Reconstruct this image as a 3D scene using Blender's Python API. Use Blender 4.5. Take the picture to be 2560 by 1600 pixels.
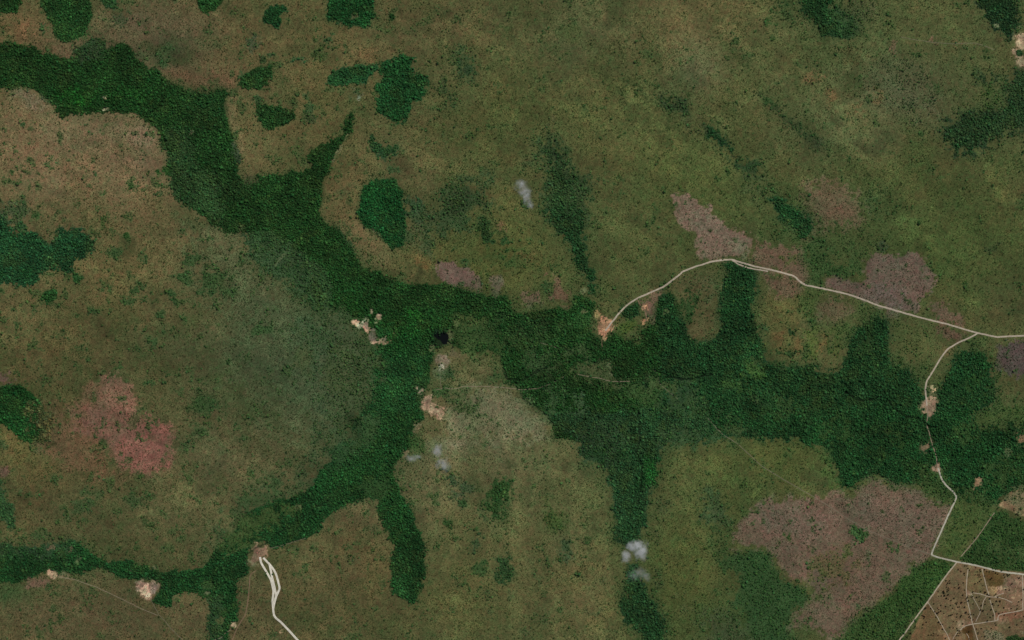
import bpy, bmesh, math, random
import numpy as np
from mathutils import Vector, Matrix

for o in list(bpy.data.objects): bpy.data.objects.remove(o)
scene = bpy.context.scene
COLL = scene.collection

# ---------------------------------------------------------------- camera, sky, sun, exposure
M_PER = 2.5                                  # metres per map unit (the map is 2560 x 1600 units)
CAM_H = 20000.0
cam_d = bpy.data.cameras.new('camera'); cam = bpy.data.objects.new('camera', cam_d); COLL.objects.link(cam)
cam.location = (0, 0, CAM_H); cam.rotation_euler = (0, 0, 0)
cam_d.sensor_width = 36.0; cam_d.sensor_fit = 'HORIZONTAL'
cam_d.lens = 36.0 * CAM_H / (2560 * M_PER)
cam_d.clip_start = 10.0; cam_d.clip_end = 200000.0
scene.camera = cam

SUN_EL, SUN_AZ = 52.0, 38.0                  # degrees above the horizon; clockwise from north (up in the picture)
world = bpy.data.worlds.new('World'); scene.world = world; world.use_nodes = True
wn = world.node_tree.nodes; wl = world.node_tree.links; wn.clear()
w_out = wn.new('ShaderNodeOutputWorld'); w_bg = wn.new('ShaderNodeBackground'); w_sky = wn.new('ShaderNodeTexSky')
w_sky.sky_type = 'NISHITA'; w_sky.sun_disc = False
w_sky.sun_elevation = math.radians(SUN_EL); w_sky.sun_rotation = math.radians(SUN_AZ)
w_bg.inputs['Strength'].default_value = 0.07
wl.new(w_sky.outputs[0], w_bg.inputs['Color']); wl.new(w_bg.outputs[0], w_out.inputs['Surface'])
sun_d = bpy.data.lights.new('sun', 'SUN'); sun_d.energy = 3.6; sun_d.angle = math.radians(0.5); sun_d.color = (1.0, 0.955, 0.89)
sun = bpy.data.objects.new('sun', sun_d); COLL.objects.link(sun)
sd = Vector((math.sin(math.radians(SUN_AZ)) * math.cos(math.radians(SUN_EL)), math.cos(math.radians(SUN_AZ)) * math.cos(math.radians(SUN_EL)), math.sin(math.radians(SUN_EL))))
sun.rotation_euler = sd.to_track_quat('Z', 'Y').to_euler(); sun.location = sd * 3000
vs = scene.view_settings
vs.view_transform = 'Standard'; vs.look = 'None'; vs.gamma = 1.0; vs.use_curve_mapping = False; vs.exposure = -0.6
scene.cycles.max_bounces = 8; scene.cycles.diffuse_bounces = 2; scene.cycles.volume_bounces = 6
scene.cycles.volume_step_rate = 1.0


GAIN_OPEN, CANOPY, FSTEP, SSTEP, SDENS, CLOUD_D = 0.45, (1.74, 1.74, 1.38), 3.6, 3.3, 1.45, 2.4
G_OPEN = (.84, .785, .80)
# ---------------------------------------------------------------- land cover
# Every patch of the plain is a real area on the ground, 2.5 m per map unit.
CS = 2.0                       # map units per cell
NX, NY = 1280, 800             # cells over the mapped area
rng = np.random.default_rng(11)

def vnoise(h, w, cell, r):
    gh, gw = int(h / cell) + 3, int(w / cell) + 3
    g = r.standard_normal((gh, gw)).astype(np.float32)
    oy, ox = r.random() , r.random()
    y = np.arange(h) / cell + oy; x = np.arange(w) / cell + ox
    y0 = y.astype(int); x0 = x.astype(int)
    fy = (y - y0).astype(np.float32); fx = (x - x0).astype(np.float32)
    fy = fy * fy * (3 - 2 * fy); fx = fx * fx * (3 - 2 * fx)
    a = g[y0] * (1 - fy)[:, None] + g[y0 + 1] * fy[:, None]
    return a[:, x0] * (1 - fx) + a[:, x0 + 1] * fx

def fbm(h, w, cell, octs, r, gain=0.6):
    o = np.zeros((h, w), np.float32); amp = 1.0
    for _ in range(octs):
        o += amp * vnoise(h, w, max(cell, 1.0), r); amp *= gain; cell *= 0.5
    return (o - o.mean()) / o.std()

def box(a, r, ax):
    if r < 1: return a
    pad = [(0, 0)] * a.ndim; pad[ax] = (r + 1, r)
    c = np.cumsum(np.pad(a, pad, mode='edge'), axis=ax, dtype=np.float64)
    n = a.shape[ax]
    hi = np.take(c, np.arange(2 * r + 1, 2 * r + 1 + n), axis=ax); lo = np.take(c, np.arange(0, n), axis=ax)
    return ((hi - lo) / (2 * r + 1)).astype(np.float32)

def blur(a, s):                # s = sigma in cells
    r = int(round(s * 0.9))
    if r < 1: return a
    for _ in range(3):
        a = box(box(a, r, 0), r, 1)
    return a

N_FINE = fbm(NY, NX, 9, 4, rng, 0.9)
N_MID = fbm(NY, NX, 34, 5, rng, 0.65)

def srgb(c): return np.array(c, np.float32) / 255.0

COL = np.zeros((NY, NX, 3), np.float32); COL[:] = srgb((80, 76, 48))
WOOD = np.zeros((NY, NX), np.float32)
SCRUB = np.full((NY, NX), 0.5, np.float32)
PID = np.zeros((NY, NX), np.int32)
PNAMES = ['gallery_forest']

T = {1: (0, 0), 2: (840, 0), 3: (1660, 0), 4: (0, 520), 5: (840, 520), 6: (1660, 520), 7: (0, 1040), 8: (840, 1040), 9: (1660, 1040)}
TS = 2420 / 900.0
def tp(t, pts):
    if t == 0: return [(float(x), float(y)) for x, y in pts]
    if t == 'F': return [(2240 + x / 6.872, 1380 + y / 6.872) for x, y in pts]
    ox, oy = T[t]
    return [(ox + x / TS, oy + y / TS) for x, y in pts]

def mask_poly(pts, soft, rag, ew, noise):
    """soft: half width of the patchy border in map units"""
    p = np.array(pts, np.float64) / CS
    m = int(soft / CS * 3 + 10)
    x0 = max(0, int(p[:, 0].min()) - m); x1 = min(NX, int(p[:, 0].max()) + m)
    y0 = max(0, int(p[:, 1].min()) - m); y1 = min(NY, int(p[:, 1].max()) + m)
    if x1 <= x0 or y1 <= y0: return None
    xs = np.arange(x0 - m, x1 + m) + 0.5; ys = np.arange(y0 - m, y1 + m) + 0.5
    ins = np.zeros((len(ys), len(xs)), bool)
    n = len(p)
    for i in range(n):
        ax, ay = p[i]; bx, by = p[(i + 1) % n]
        if ay == by: continue
        rows = np.nonzero((ys > min(ay, by)) & (ys <= max(ay, by)))[0]
        if len(rows) == 0: continue
        xc = ax + (ys[rows] - ay) * (bx - ax) / (by - ay)
        ins[rows] ^= xs[None, :] < xc[:, None]
    b = blur(ins.astype(np.float32), max(soft / CS, 0.8))
    b = b[m:m + (y1 - y0), m:m + (x1 - x0)]
    nz = noise[y0:y1, x0:x1]
    v = b + rag * nz * 2.2 * b * (1 - b)
    k = np.clip((v - 0.5) / ew + 0.5, 0, 1)
    k = k * k * (3 - 2 * k)
    return (slice(y0, y1), slice(x0, x1)), k

def put(sl, k, col, a, W, S, name):
    if col is not None:
        c = srgb(col); ka = (k * a)[..., None]
        COL[sl] = COL[sl] * (1 - ka) + c * ka
    if W is not None: WOOD[sl] = WOOD[sl] * (1 - k) + W * k
    if S is not None: SCRUB[sl] = SCRUB[sl] * (1 - k) + S * k
    if name is not None:
        if name not in PNAMES: PNAMES.append(name)
        q = PID[sl]; q[(k > 0.25)] = PNAMES.index(name); PID[sl] = q

def P(t, pts, col, soft=4, rag=0.8, a=1.0, ew=0.35, W=None, S=None, name=None, noise=None):
    if soft >= 2.5 and t != 'F':
        east = min(1.0, max(0.0, (tp(t, pts)[0][0] - 900) / 900.0))
        soft = soft * (1.1 + .4 * east) + .6; ew = min(1.0, ew * (1.15 + .6 * east)); rag = rag * (.75 + .45 * east) if rag < 1.05 else rag
    q = [(x - 60 if x <= 1 else x + 60 if x >= 2559 else x, y - 60 if y <= 1 else y + 60 if y >= 1599 else y) for x, y in tp(t, pts)]
    r = mask_poly(q, soft, rag, ew, N_FINE if noise is None else noise)
    if r is None: return
    put(r[0], r[1], col, a, W, S, name)

def E(t, cx, cy, rx, ry, col, ang=0, a=1.0, soft=3, rag=0.9, ew=0.4, W=None, S=None, name=None):
    """ragged ellipse; centre and radii in the sheet's own units"""
    sc = 1.0 if t == 0 else (6.872 if t == 'F' else TS)
    (x, y), = tp(t, [(cx, cy)]); ca, sa = math.cos(math.radians(ang)), math.sin(math.radians(ang))
    pts = [(x + (rx * math.cos(u) * ca - ry * math.sin(u) * sa) / sc, y + (rx * math.cos(u) * sa + ry * math.sin(u) * ca) / sc)
           for u in [i * math.pi / 8 for i in range(16)]]
    P(0, pts, col, soft, rag, a, ew, W, S, name)

GY, GX = np.mgrid[0:NY, 0:NX].astype(np.float32)
def B(x, y, rx, ry, col, ang=0, a=1.0, S=None, W=None):
    """soft drift of colour, map units, broken up by noise"""
    ca, sa = math.cos(math.radians(ang)), math.sin(math.radians(ang))
    dx = GX * CS - x; dy = GY * CS - y
    u = (dx * ca + dy * sa) / rx; v = (-dx * sa + dy * ca) / ry
    k = np.exp(-(u * u + v * v)) * a
    k = np.clip(k * (1 + 0.35 * N_MID * (1 - k)), 0, 1)
    put((slice(0, NY), slice(0, NX)), k, col, 1.0, W, S, None)

FOR = (27, 53, 26)     # closed canopy
FORB = (31, 58, 30)    # lusher canopy
FORG = (42, 63, 38)    # thin, greyer wood
MED = (50, 70, 42)

# --- broad drifts of grassland
B(150, 420, 330, 230, (116, 96, 71))
B(330, 380, 150, 110, (123, 101, 77))
B(120, 640, 330, 200, (98, 84, 56))
B(40, 80, 90, 60, (118, 92, 64))
B(230, 140, 160, 60, (100, 80, 60))
B(430, 90, 200, 120, (88, 76, 56))
B(520, 190, 150, 50, (98, 78, 58), a=.8)
B(760, 120, 230, 170, (94, 83, 54))
B(640, 330, 120, 130, (100, 88, 58))
B(850, 400, 120, 220, (94, 82, 52))
B(900, 620, 120, 90, (96, 82, 54))
B(1020, 400, 140, 250, (84, 76, 50))
B(1130, 80, 200, 110, (88, 76, 52), a=.8)
B(1300, 250, 220, 200, (80, 76, 46))
B(1250, 640, 200, 130, (80, 78, 44))
B(1480, 90, 200, 140, (82, 78, 52))
B(1690, 60, 140, 130, (98, 84, 56))
B(1800, 40, 120, 90, (100, 84, 56), a=.7)
B(1740, 190, 90, 90, (94, 86, 66), a=.8)
B(1560, 400, 170, 240, (82, 78, 48))
B(1800, 430, 200, 190, (76, 76, 44))
B(1920, 240, 160, 150, (88, 82, 52), a=.7)
B(2200, 130, 260, 160, (80, 80, 50))
B(2180, 330, 230, 110, (82, 80, 54))
B(2260, 230, 120, 80, (88, 80, 62), a=.7)
B(2140, 300, 120, 50, (96, 92, 60), ang=30, a=.6)
B(2350, 450, 260, 160, (78, 76, 46))
B(2300, 620, 300, 130, (70, 74, 42))
B(2050, 560, 220, 90, (64, 72, 42))
B(1560, 640, 150, 130, (76, 76, 46))
B(150, 900, 260, 180, (84, 75, 48))
B(330, 700, 200, 110, (98, 84, 54), a=.8)
B(560, 640, 170, 110, (88, 80, 54), a=.8)
B(420, 900, 280, 130, (78, 72, 46), a=.8)
B(640, 900, 190, 150, (72, 74, 50))
B(780, 900, 130, 190, (62, 70, 48), a=.85)
B(540, 1180, 260, 130, (84, 76, 52))
B(180, 1250, 260, 120, (84, 74, 48))
B(430, 1290, 200, 80, (82, 76, 50))
B(60, 1080, 110, 90, (88, 76, 46))
B(250, 1540, 420, 110, (92, 77, 54))
B(600, 1520, 110, 110, (86, 74, 50))
B(880, 1420, 190, 190, (88, 75, 50))
B(900, 1280, 90, 60, (94, 78, 54), a=.7)
B(1180, 1120, 180, 130, (96, 92, 70))
B(1130, 1230, 200, 90, (90, 82, 58))
B(1290, 1320, 260, 200, (90, 82, 54))
B(1150, 1480, 160, 130, (86, 80, 50))
B(1470, 1480, 130, 120, (96, 84, 56))
B(1520, 1200, 140, 130, (84, 80, 52))
B(1400, 1080, 100, 90, (88, 84, 56), a=.8)
B(1800, 1300, 230, 250, (76, 77, 45))
B(1950, 1130, 180, 90, (78, 78, 44))
B(1700, 1480, 130, 140, (74, 74, 42))
B(1870, 1560, 180, 60, (54, 66, 36), a=.8)

COL[..., 0] *= .955 - .025 * np.clip((GY * CS - 520) / 250, 0, 1) * np.clip((1000 - GX * CS) / 200, 0, 1) - .03 * np.clip((GX * CS - 500) / 900, 0, 1); COL[..., 2] *= .98
# --- woods and thickets (W = share of closed canopy)
# wide, thin wood that fades out south-west of the river forest
P(4, [(1230,0),(1500,10),(1620,60),(1640,230),(1760,420),(1900,520),(2100,700),(2420,720),(2420,1506),(1700,1506),(1980,1200),(1900,950),(1650,800),(1450,650),(1330,400),(1280,200)], (66,74,50), soft=30, rag=1.3, a=.6, ew=.9, S=.9)
P(4, [(2000,760),(2420,690),(2420,1506),(2150,1506),(2230,1250),(2080,1000)], (50,68,46), soft=26, rag=1.2, a=.75, ew=.9, W=.25)
P(7, [(2420,0),(2420,500),(1900,640),(1640,740),(1500,900),(1380,920),(1500,700),(1750,500),(2000,420),(2180,200),(2200,0)], (52,66,42), soft=24, rag=1.2, a=.8, ew=.9, W=.25)
P(4, [(1190,0),(1550,50),(1640,130),(1650,260),(1740,380),(1850,470),(2000,540),(2060,660),(2150,740),(2250,700),(2420,690),(2420,200),(2000,0)], FORG, soft=9, rag=1.1, a=1, ew=.6, W=.85)
P(4, [(1500,0),(1640,80),(1800,140),(1900,200),(2080,330),(2200,420),(2230,560),(2330,660),(2420,680),(2420,380),(2310,240),(2250,130),(2180,80),(2150,0)], FOR, soft=6, W=1)
P(4, [(1660,230),(1900,260),(2060,420),(2100,600),(1960,520),(1780,400)], (48,68,44), soft=16, a=.5, ew=.8, W=.7)
# the river forest, west
P(1, [(0,285),(100,290),(180,300),(250,325),(280,360),(360,370),(430,372),(490,400),(500,330),(640,240),(700,250),(720,330),(800,300),(850,282),(890,330),(930,400),(990,450),(1060,460),(1090,510),(1140,550),(1230,570),(1300,600),(1400,588),(1500,588),(1542,600),(1530,650),(1515,720),(1540,810),(1570,900),(1600,980),(1635,1050),(1600,1100),(1590,1160),(1640,1200),(1720,1170),(1880,1175),(1990,1150),(2080,1140),(2100,1110),(2060,1050),(2090,1000),(2180,960),(2260,930),(2310,880),(2330,800),(2350,740),(2380,790),(2370,860),(2330,950),(2280,1000),(2240,1080),(2220,1150),(2180,1200),(2160,1300),(2175,1340),(2150,1390),(2150,1440),(2200,1560),(1500,1560),(1330,1440),(1200,1350),(1150,1250),(1130,1150),(1140,1050),(1080,950),(1060,880),(1000,840),(900,770),(760,745),(650,760),(500,765),(430,800),(400,795),(370,730),(290,660),(220,610),(130,580),(60,605),(0,590)], FOR, soft=3, rag=.9, W=1)
P(1, [(1060,880),(1200,860),(1330,960),(1330,1100),(1450,1200),(1500,1400),(1500,1520),(1330,1440),(1200,1350),(1150,1250),(1130,1150),(1140,1050)], FORG, soft=12, ew=.8, a=.85, W=.9)
P(1, [(500,330),(640,240),(700,250),(720,330),(690,400),(520,420)], (48,64,42), soft=8, ew=.8, a=.8, W=.75)
P(1, [(1560,930),(1620,1010),(1630,1060),(1590,1110),(1560,1050)], (62,72,56), soft=4, a=.7, W=.6)
P(1, [(400,590),(520,600),(640,660),(660,720),(560,740),(430,700),(380,640)], (24,72,26), soft=12, ew=.9, a=.6)
P(1, [(1600,1180),(1720,1170),(1760,1230),(1700,1260),(1640,1230)], (74,74,50), soft=6, a=.7, W=.5)
B(300, 235, 90, 26, (26, 68, 28), a=.4); B(430, 130, 70, 40, (24, 46, 26), a=.5); B(520, 260, 60, 50, (24, 46, 26), a=.5)
B(560, 470, 70, 30, (30, 46, 28), a=.45); B(520, 370, 60, 26, (34, 66, 34), a=.4, ang=60)
E(1, 700, 655, 18, 9, (120,118,98), soft=1.5); E(1, 705, 728, 30, 8, (122,118,98), soft=1.5); E(1, 1290, 895, 16, 18, (86,90,70), soft=2)
# top edge woods
P(1, [(-40,-30),(152,-30),(140,50),(110,85),(0,100),(-40,100)], FOR, W=1, name='corner_wood')
P(1, [(232,-30),(640,-30),(600,60),(612,120),(590,200),(560,250),(440,292),(380,240),(350,160),(290,80)], FORB, W=1, name='north_wood')
P(1, [(640,-30),(800,-30),(790,60),(740,66),(680,30)], (34,60,36), soft=4, W=.9, name='north_wood')
P(1, [(820,50),(920,80),(900,104),(840,95)], MED, soft=5, W=.6)
P(1, [(1255,-30),(1530,-30),(1500,30),(1420,80),(1380,98),(1330,60)], FORB, W=1, name='edge_thicket')
E(1, 290, 195, 20, 48, MED, soft=4, W=.7)
P(1, [(1790,60),(1860,25),(1920,45),(1937,97),(1900,82),(1880,110),(1892,160),(1870,205),(1830,180),(1768,140)], (28,60,34), soft=2.5, W=1, name='hooked_thicket')
P(1, [(2180,-30),(2500,-30),(2500,190),(2360,180),(2250,150),(2200,80)], (34,60,36), soft=5, W=.9, name='ragged_thicket')
P(2, [(-60,-30),(232,-30),(242,80),(282,95),(240,140),(180,197),(100,170),(0,140),(-60,140)], (26,60,32), soft=3, W=1, name='ragged_thicket')
E(2, 118, 112, 34, 22, (78,76,52), soft=4, W=.1, S=.5, a=.8)
E(2, 370, 112, 36, 28, FOR, soft=3.5, W=.9); E(2, 300, 60, 20, 15, MED, soft=3, W=.6)
P(1, [(1588,565),(1610,500),(1700,480),(1750,440),(1822,440),(1840,500),(1800,560),(1750,620),(1690,592),(1600,592)], FORB, soft=3, W=1, name='winged_thicket')
P(1, [(1710,630),(1750,640),(1760,700),(1720,700)], MED, soft=4, W=.7)
P(1, [(1715,705),(1800,702),(1900,720),(1992,770),(1940,832),(1870,862),(1800,872),(1742,824)], FORB, soft=2.5, W=1, name='oval_thicket')
P(1, [(2180,560),(2200,500),(2280,450),(2400,428),(2560,440),(2498,510),(2448,580),(2390,545),(2320,562),(2250,590)], (30,62,36), soft=3.5, W=.95, name='crescent_thicket')
E(1, 2000, 400, 62, 32, (36,62,38), soft=5, W=.9); E(1, 2080, 730, 45, 55, MED, soft=6, W=.7); E(1, 1758, 390, 24, 36, MED, soft=4, W=.8)
E(1, 1820, 365, 30, 22, MED, soft=4, W=.6); E(1, 1120, 350, 60, 62, MED, soft=9, ew=.9, W=.5); E(1, 1700, 290, 45, 60, (58,70,48), soft=8, ew=.9, W=.4)
E(1, 800, 130, 60, 50, (56,66,44), soft=8, ew=.9, W=.5); E(1, 1100, 430, 30, 30, MED, soft=5, W=.5); E(1, 1450, 290, 40, 30, (60,68,42), soft=6, W=.4)
E(1, 2210, 260, 45, 35, MED, soft=5, W=.5); E(1, 2100, 800, 50, 40, (56,68,42), soft=6, W=.5); E(1, 950, 370, 40, 40, (60,68,44), soft=6, W=.4)
E(1, 1620, 500, 20, 30, MED, soft=4, W=.5); E(1, 2060, 640, 25, 25, MED, soft=4, W=.5)
P(1, [(392,850),(410,850),(412,1000),(400,1020),(388,960)], (56,70,42), soft=3, a=.8, W=.5); E(1, 1095, 1145, 52, 26, (40,70,34), soft=5, W=.7); E(1, 120, 1235, 46, 16, (46,72,38), soft=4, W=.6)
E(1, 985, 1185, 22, 14, MED, soft=3, W=.5); E(1, 640, 1170, 22, 14, MED, soft=3, W=.4); E(1, 150, 835, 14, 10, MED, soft=2, W=.5); E(1, 610, 890, 12, 16, MED, soft=2, W=.5)
E(1, 380, 1090, 24, 10, MED, soft=3, W=.5); E(1, 160, 1350, 60, 30, MED, soft=6, W=.5); E(1, 330, 1380, 20, 14, MED, soft=3, W=.5); E(1, 1060, 1300, 30, 20, MED, soft=5, W=.4)
for (x, y, r) in [(70,1160,14),(690,1300,16),(880,1245,18),(1065,1255,20),(690,1475,22),(240,1450,30),(120,1420,40),(660,1400,14),(60,1050,16),(960,1080,10)]: E(1, x, y, r*1.4, r, (52,72,40), soft=3, W=.5)
# centre woods
P(2, [(305,420),(350,380),(362,430),(400,380),(500,370),(550,400),(500,440),(510,500),(612,510),(622,570),(592,620),(580,690),(510,680),(500,740),(450,820),(390,840),(330,770),(280,760),(250,690),(300,640),(270,590),(310,530)], (27,60,33), soft=4, rag=1.1, W=1, name='upper_glade_wood')
P(2, [(790,310),(870,300),(890,380),(930,430),(952,490),(900,550),(830,500),(810,440)], (50,66,40), soft=9, ew=.8, W=.7, name=None)
E(2, 880, 450, 50, 60, (42,62,38), soft=8, W=.8); E(2, 722, 570, 34, 60, (52,66,40), soft=7, ew=.8, W=.7); E(2, 780, 690, 45, 38, (50,66,40), soft=7, ew=.8, W=.7)
E(2, 690, 400, 50, 60, (66,70,42), soft=12, ew=.9, W=.3); E(2, 810, 830, 40, 20, (60,66,40), soft=7, W=.4)
P(2, [(195,900),(250,930),(300,980),(400,960),(412,1030),(362,1060),(352,1120),(300,1112),(280,1040),(230,960)], (38,64,38), soft=5, rag=1.2, W=.9, name='straggling_thicket')
P(2, [(320,1110),(420,1120),(430,1165),(360,1160)], MED, soft=6, W=.6)
P(2, [(210,1230),(340,1190),(420,1200),(448,1300),(462,1420),(490,1560),(200,1560),(128,1430),(150,1380),(160,1290)], (24,62,32), soft=3, W=1, name='hanging_wood')
P(5, [(128,0),(480,0),(480,60),(470,130),(520,180),(520,215),(440,250),(370,270),(310,230),(290,160),(200,110),(150,60)], (24,60,32), soft=4, W=1, name='hanging_wood')
P(2, [(0,1290),(60,1240),(150,1220),(162,1262),(60,1310),(20,1330)], (48,68,42), soft=5, rag=1.2, W=.7)
P(2, [(460,1340),(580,1330),(600,1430),(620,1560),(520,1560),(480,1440)], (46,66,42), soft=7, rag=1.2, ew=.7, W=.7)
P(2, [(690,1300),(820,1220),(880,1190),(940,1222),(980,1310),(1070,1340),(1040,1380),(920,1400),(860,1520),(820,1560),(620,1560),(700,1400)], (46,62,38), soft=10, rag=1.1, ew=.7, W=.75, name='dusky_wood')
E(2, 1012, 1190, 52, 40, (50,68,42), soft=8, ew=.8, W=.6); E(2, 1310, 1110, 50, 45, (62,72,44), soft=9, ew=.9, W=.4)
P(5, [(570,30),(850,20),(900,80),(880,160),(800,170),(700,120),(620,160),(560,100)], (52,66,42), soft=9, rag=1.2, ew=.8, a=.8, W=.5)
P(5, [(560,170),(650,200),(660,330),(600,350),(560,280)], (52,68,42), soft=7, W=.6)
P(5, [(950,60),(1010,60),(1060,230),(1030,265),(960,200)], (40,64,36), soft=5, W=.9, name='slim_thicket')
E(5, 1150, 215, 26, 36, (40,66,36), soft=5, W=.9); E(5, 870, 130, 35, 50, (50,68,42), soft=6, W=.6)
P(5, [(840,350),(890,350),(880,410),(830,400)], (50,68,40), soft=5, W=.6); P(5, [(1400,480),(1450,500),(1440,600),(1390,580)], (46,66,38), soft=5, W=.7)
P(5, [(480,60),(560,100),(600,240),(660,330),(600,340),(540,250),(470,240),(440,180)], (70,74,48), soft=8, ew=.9, a=.7, W=.3)
# stream wood running south
P(2, [(1330,960),(1440,920),(1500,960),(1540,1040),(1572,1130),(1720,1180),(1742,1290),(1680,1330),(1692,1440),(1670,1560),(1480,1560),(1400,1430),(1380,1370),(1420,1250),(1440,1100),(1340,1010)], (46,62,38), soft=10, rag=1.2, ew=.9, W=.7, name='stream_wood')
P(5, [(1390,0),(1650,0),(1662,200),(1700,330),(1732,430),(1745,560),(1680,566),(1690,480),(1650,420),(1600,330),(1545,220),(1470,130)], (32,58,34), soft=4, W=1, name='stream_wood')
E(2, 1450, 820, 32, 24, (60,64,44), soft=7, a=.8, W=.4)
P(2, [(2170,650),(2260,636),(2330,690),(2352,762),(2290,722),(2200,690)], (50,64,42), soft=8, ew=.8, W=.7)
P(2, [(2330,790),(2420,820),(2500,900),(2400,880)], (60,68,44), soft=10, ew=.9, W=.4)
# north-east woods
P(3, [(750,20),(830,30),(910,120),(875,140),(800,80)], (50,66,38), soft=5, W=.7); E(3, 730, 152, 38, 28, (42,66,34), soft=4, W=.8)
P(3, [(905,-30),(1100,-30),(1120,60),(1270,80),(1300,150),(1230,240),(1200,277),(1100,260),(1050,190),(980,130),(930,70)], (28,52,30), soft=5, W=1, name='slope_wood')
P(3, [(1100,60),(1280,80),(1320,160),(1240,250),(1150,180)], (38,60,36), soft=9, ew=.8, a=.8, W=.8)
E(3, 1320, 60, 80, 50, (78,74,54), soft=12, ew=.9, a=.7, W=.3); E(3, 1300, 390, 70, 50, (66,64,40), ang=40, soft=12, ew=.9, a=.8)
P(3, [(2090,-30),(2350,-30),(2370,60),(2382,190),(2330,260),(2250,220),(2190,130),(2120,60)], (28,48,30), soft=6, W=1, name='ravine_wood')
P(3, [(2420,430),(2350,470),(2360,560),(2230,540),(2140,520),(2060,470),(2050,500),(2200,600),(2290,640),(2320,690),(2150,730),(2000,765),(1900,810),(1858,870),(1880,920),(1922,970),(1960,1062),(2000,1040),(2040,1022),(2130,1012),(2210,960),(2310,885),(2480,820),(2480,400)], (36,54,34), soft=9, rag=1.1, ew=.6, W=.95, name='plateau_wood')
E(3, 2200, 640, 80, 45, (62,76,38), soft=9, a=.8, W=.2); E(3, 1560, 540, 180, 90, (62,66,46), soft=20, ew=1, a=.5, W=.25, S=.9); E(3, 1750, 740, 110, 60, (66,68,50), soft=16, ew=1, a=.5, W=.2, S=.9)
P(3, [(610,635),(740,685),(770,760),(900,820),(960,860),(1030,940),(1100,1015),(1050,1025),(950,960),(910,890),(850,840),(700,720)], (44,56,34), soft=6, rag=1.1, ew=.7, W=.65)
E(3, 710, 680, 40, 22, (42,62,34), ang=35, soft=4, W=.8); E(3, 950, 890, 55, 26, (42,58,34), ang=50, soft=5, W=.8); E(3, 1040, 960, 35, 16, (52,60,40), ang=40, soft=5, W=.6)
P(3, [(-20,640),(60,662),(135,680),(152,765),(90,722),(-20,690)], (44,60,38), soft=6, W=.8)
P(3, [(225,822),(345,828),(402,900),(462,1000),(432,1032),(370,992),(320,932),(285,860)], (30,54,32), soft=5, W=1, name='slope_thicket')
P(3, [(150,770),(260,830),(300,880),(200,860)], (60,64,42), soft=8, W=.5)
P(3, [(420,1050),(520,1080),(600,1078),(662,1130),(650,1182),(560,1195),(500,1150),(440,1100)], (38,58,35), soft=6, ew=.7, W=.85)
P(3, [(500,1180),(640,1180),(720,1300),(690,1370),(560,1340),(520,1260)], (62,72,44), soft=12, ew=.9, a=.8, W=.4)
E(3, 370, 1280, 50, 20, (60,68,38), soft=6, W=.3); E(3, 1010, 540, 30, 25, (52,66,38), soft=5, W=.6); E(3, 1410, 1380, 90, 60, (46,66,38), soft=14, ew=.9, a=.8, W=.6)
P(3, [(690,1335),(780,1335),(900,1395),(970,1440),(1030,1490),(1040,1560),(840,1560),(760,1440)], (28,54,32), soft=4, W=1, name='knoll_wood')
P(6, [(740,0),(980,0),(1010,60),(1022,110),(1000,175),(950,222),(880,160),(830,80)], (28,56,32), soft=3.5, W=1, name='knoll_wood')
P(6, [(920,290),(1000,225),(1090,230),(1120,380),(1200,400),(1330,330),(1350,450),(1200,480),(1080,450),(1060,520),(970,500),(950,380)], (44,66,36), soft=8, rag=1.2, ew=.7, a=.9, W=.7)
P(6, [(640,170),(740,160),(820,90),(900,180),(800,240),(700,230)], (54,72,40), soft=9, ew=.8, a=.8, W=.4)
P(6, [(1100,100),(1250,40),(1400,100),(1450,250),(1300,300),(1100,200)], (58,70,40), soft=18, ew=1, a=.6, W=.35)
E(6, 1470, 260, 30, 24, (52,62,42), soft=4, W=.5); E(6, 2230, 265, 70, 16, (52,64,38), soft=4, W=.6); E(6, 2400, 580, 40, 40, (54,68,38), soft=8, W=.4)
# west edge woods
P(4, [(-40,-30),(0,-60),(30,20),(60,100),(110,195),(190,160),(260,190),(310,230),(370,220),(395,150),(480,130),(570,150),(610,200),(632,270),(580,312),(520,330),(490,412),(450,420),(420,425),(370,392),(290,408),(260,470),(210,512),(150,530),(80,500),(-40,505)], (28,58,36), soft=5, rag=1.1, W=1, name='west_wood')
P(4, [(0,-40),(150,-20),(200,60),(130,110),(60,80),(0,0)], (56,70,46), soft=8, rag=1.3, ew=.8, a=.8, W=.5)
P(4, [(310,140),(390,160),(370,230),(300,250)], (62,72,46), soft=6, ew=.9, a=.5, W=.6)
E(4, 330, 590, 60, 52, (34,62,32), soft=3, W=1, name='round_thicket'); E(4, 520, 472, 46, 28, (36,64,34), soft=4, W=.9)
E(4, 690, 100, 26, 60, (56,72,38), soft=5, W=.6); E(4, 848, 186, 18, 18, (40,68,34), soft=2, W=.8); E(4, 150, 130, 40, 28, (40,64,38), soft=4, W=.8)
for (x, y, rx, ry) in [(910,560,40,30),(950,540,26,22),(860,625,50,26),(975,610,36,18),(930,510,16,12),(1160,590,24,26),(1080,710,24,16),(1320,650,20,18),(640,700,60,20),(510,740,24,24),(735,540,20,14),(1130,560,22,12),(1420,480,70,60),(1250,470,50,40),(1290,340,60,40),(1440,560,50,30),(1540,560,40,40),(780,300,50,40),(670,190,34,18),(1090,830,26,26),(1020,890,40,16),(590,1020,16,12),(805,1072,16,14),(850,840,14,14),(1760,820,70,40),(1230,750,24,24),(1040,940,20,24),(980,350,30,20),(100,770,30,30),(230,680,40,20),(1500,460,50,40),(1380,1330,80,60),(1120,1120,20,18),(1000,1180,34,14),(1350,560,26,22),(15,570,20,24),(690,560,16,12),(1180,620,18,30),(1110,800,14,12),(1060,1500,40,20),(930,1370,60,20)]:
    E(4, x, y, rx, ry, (46,68,38), soft=4, rag=1.1, ew=.6, a=.9, W=.6)
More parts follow.
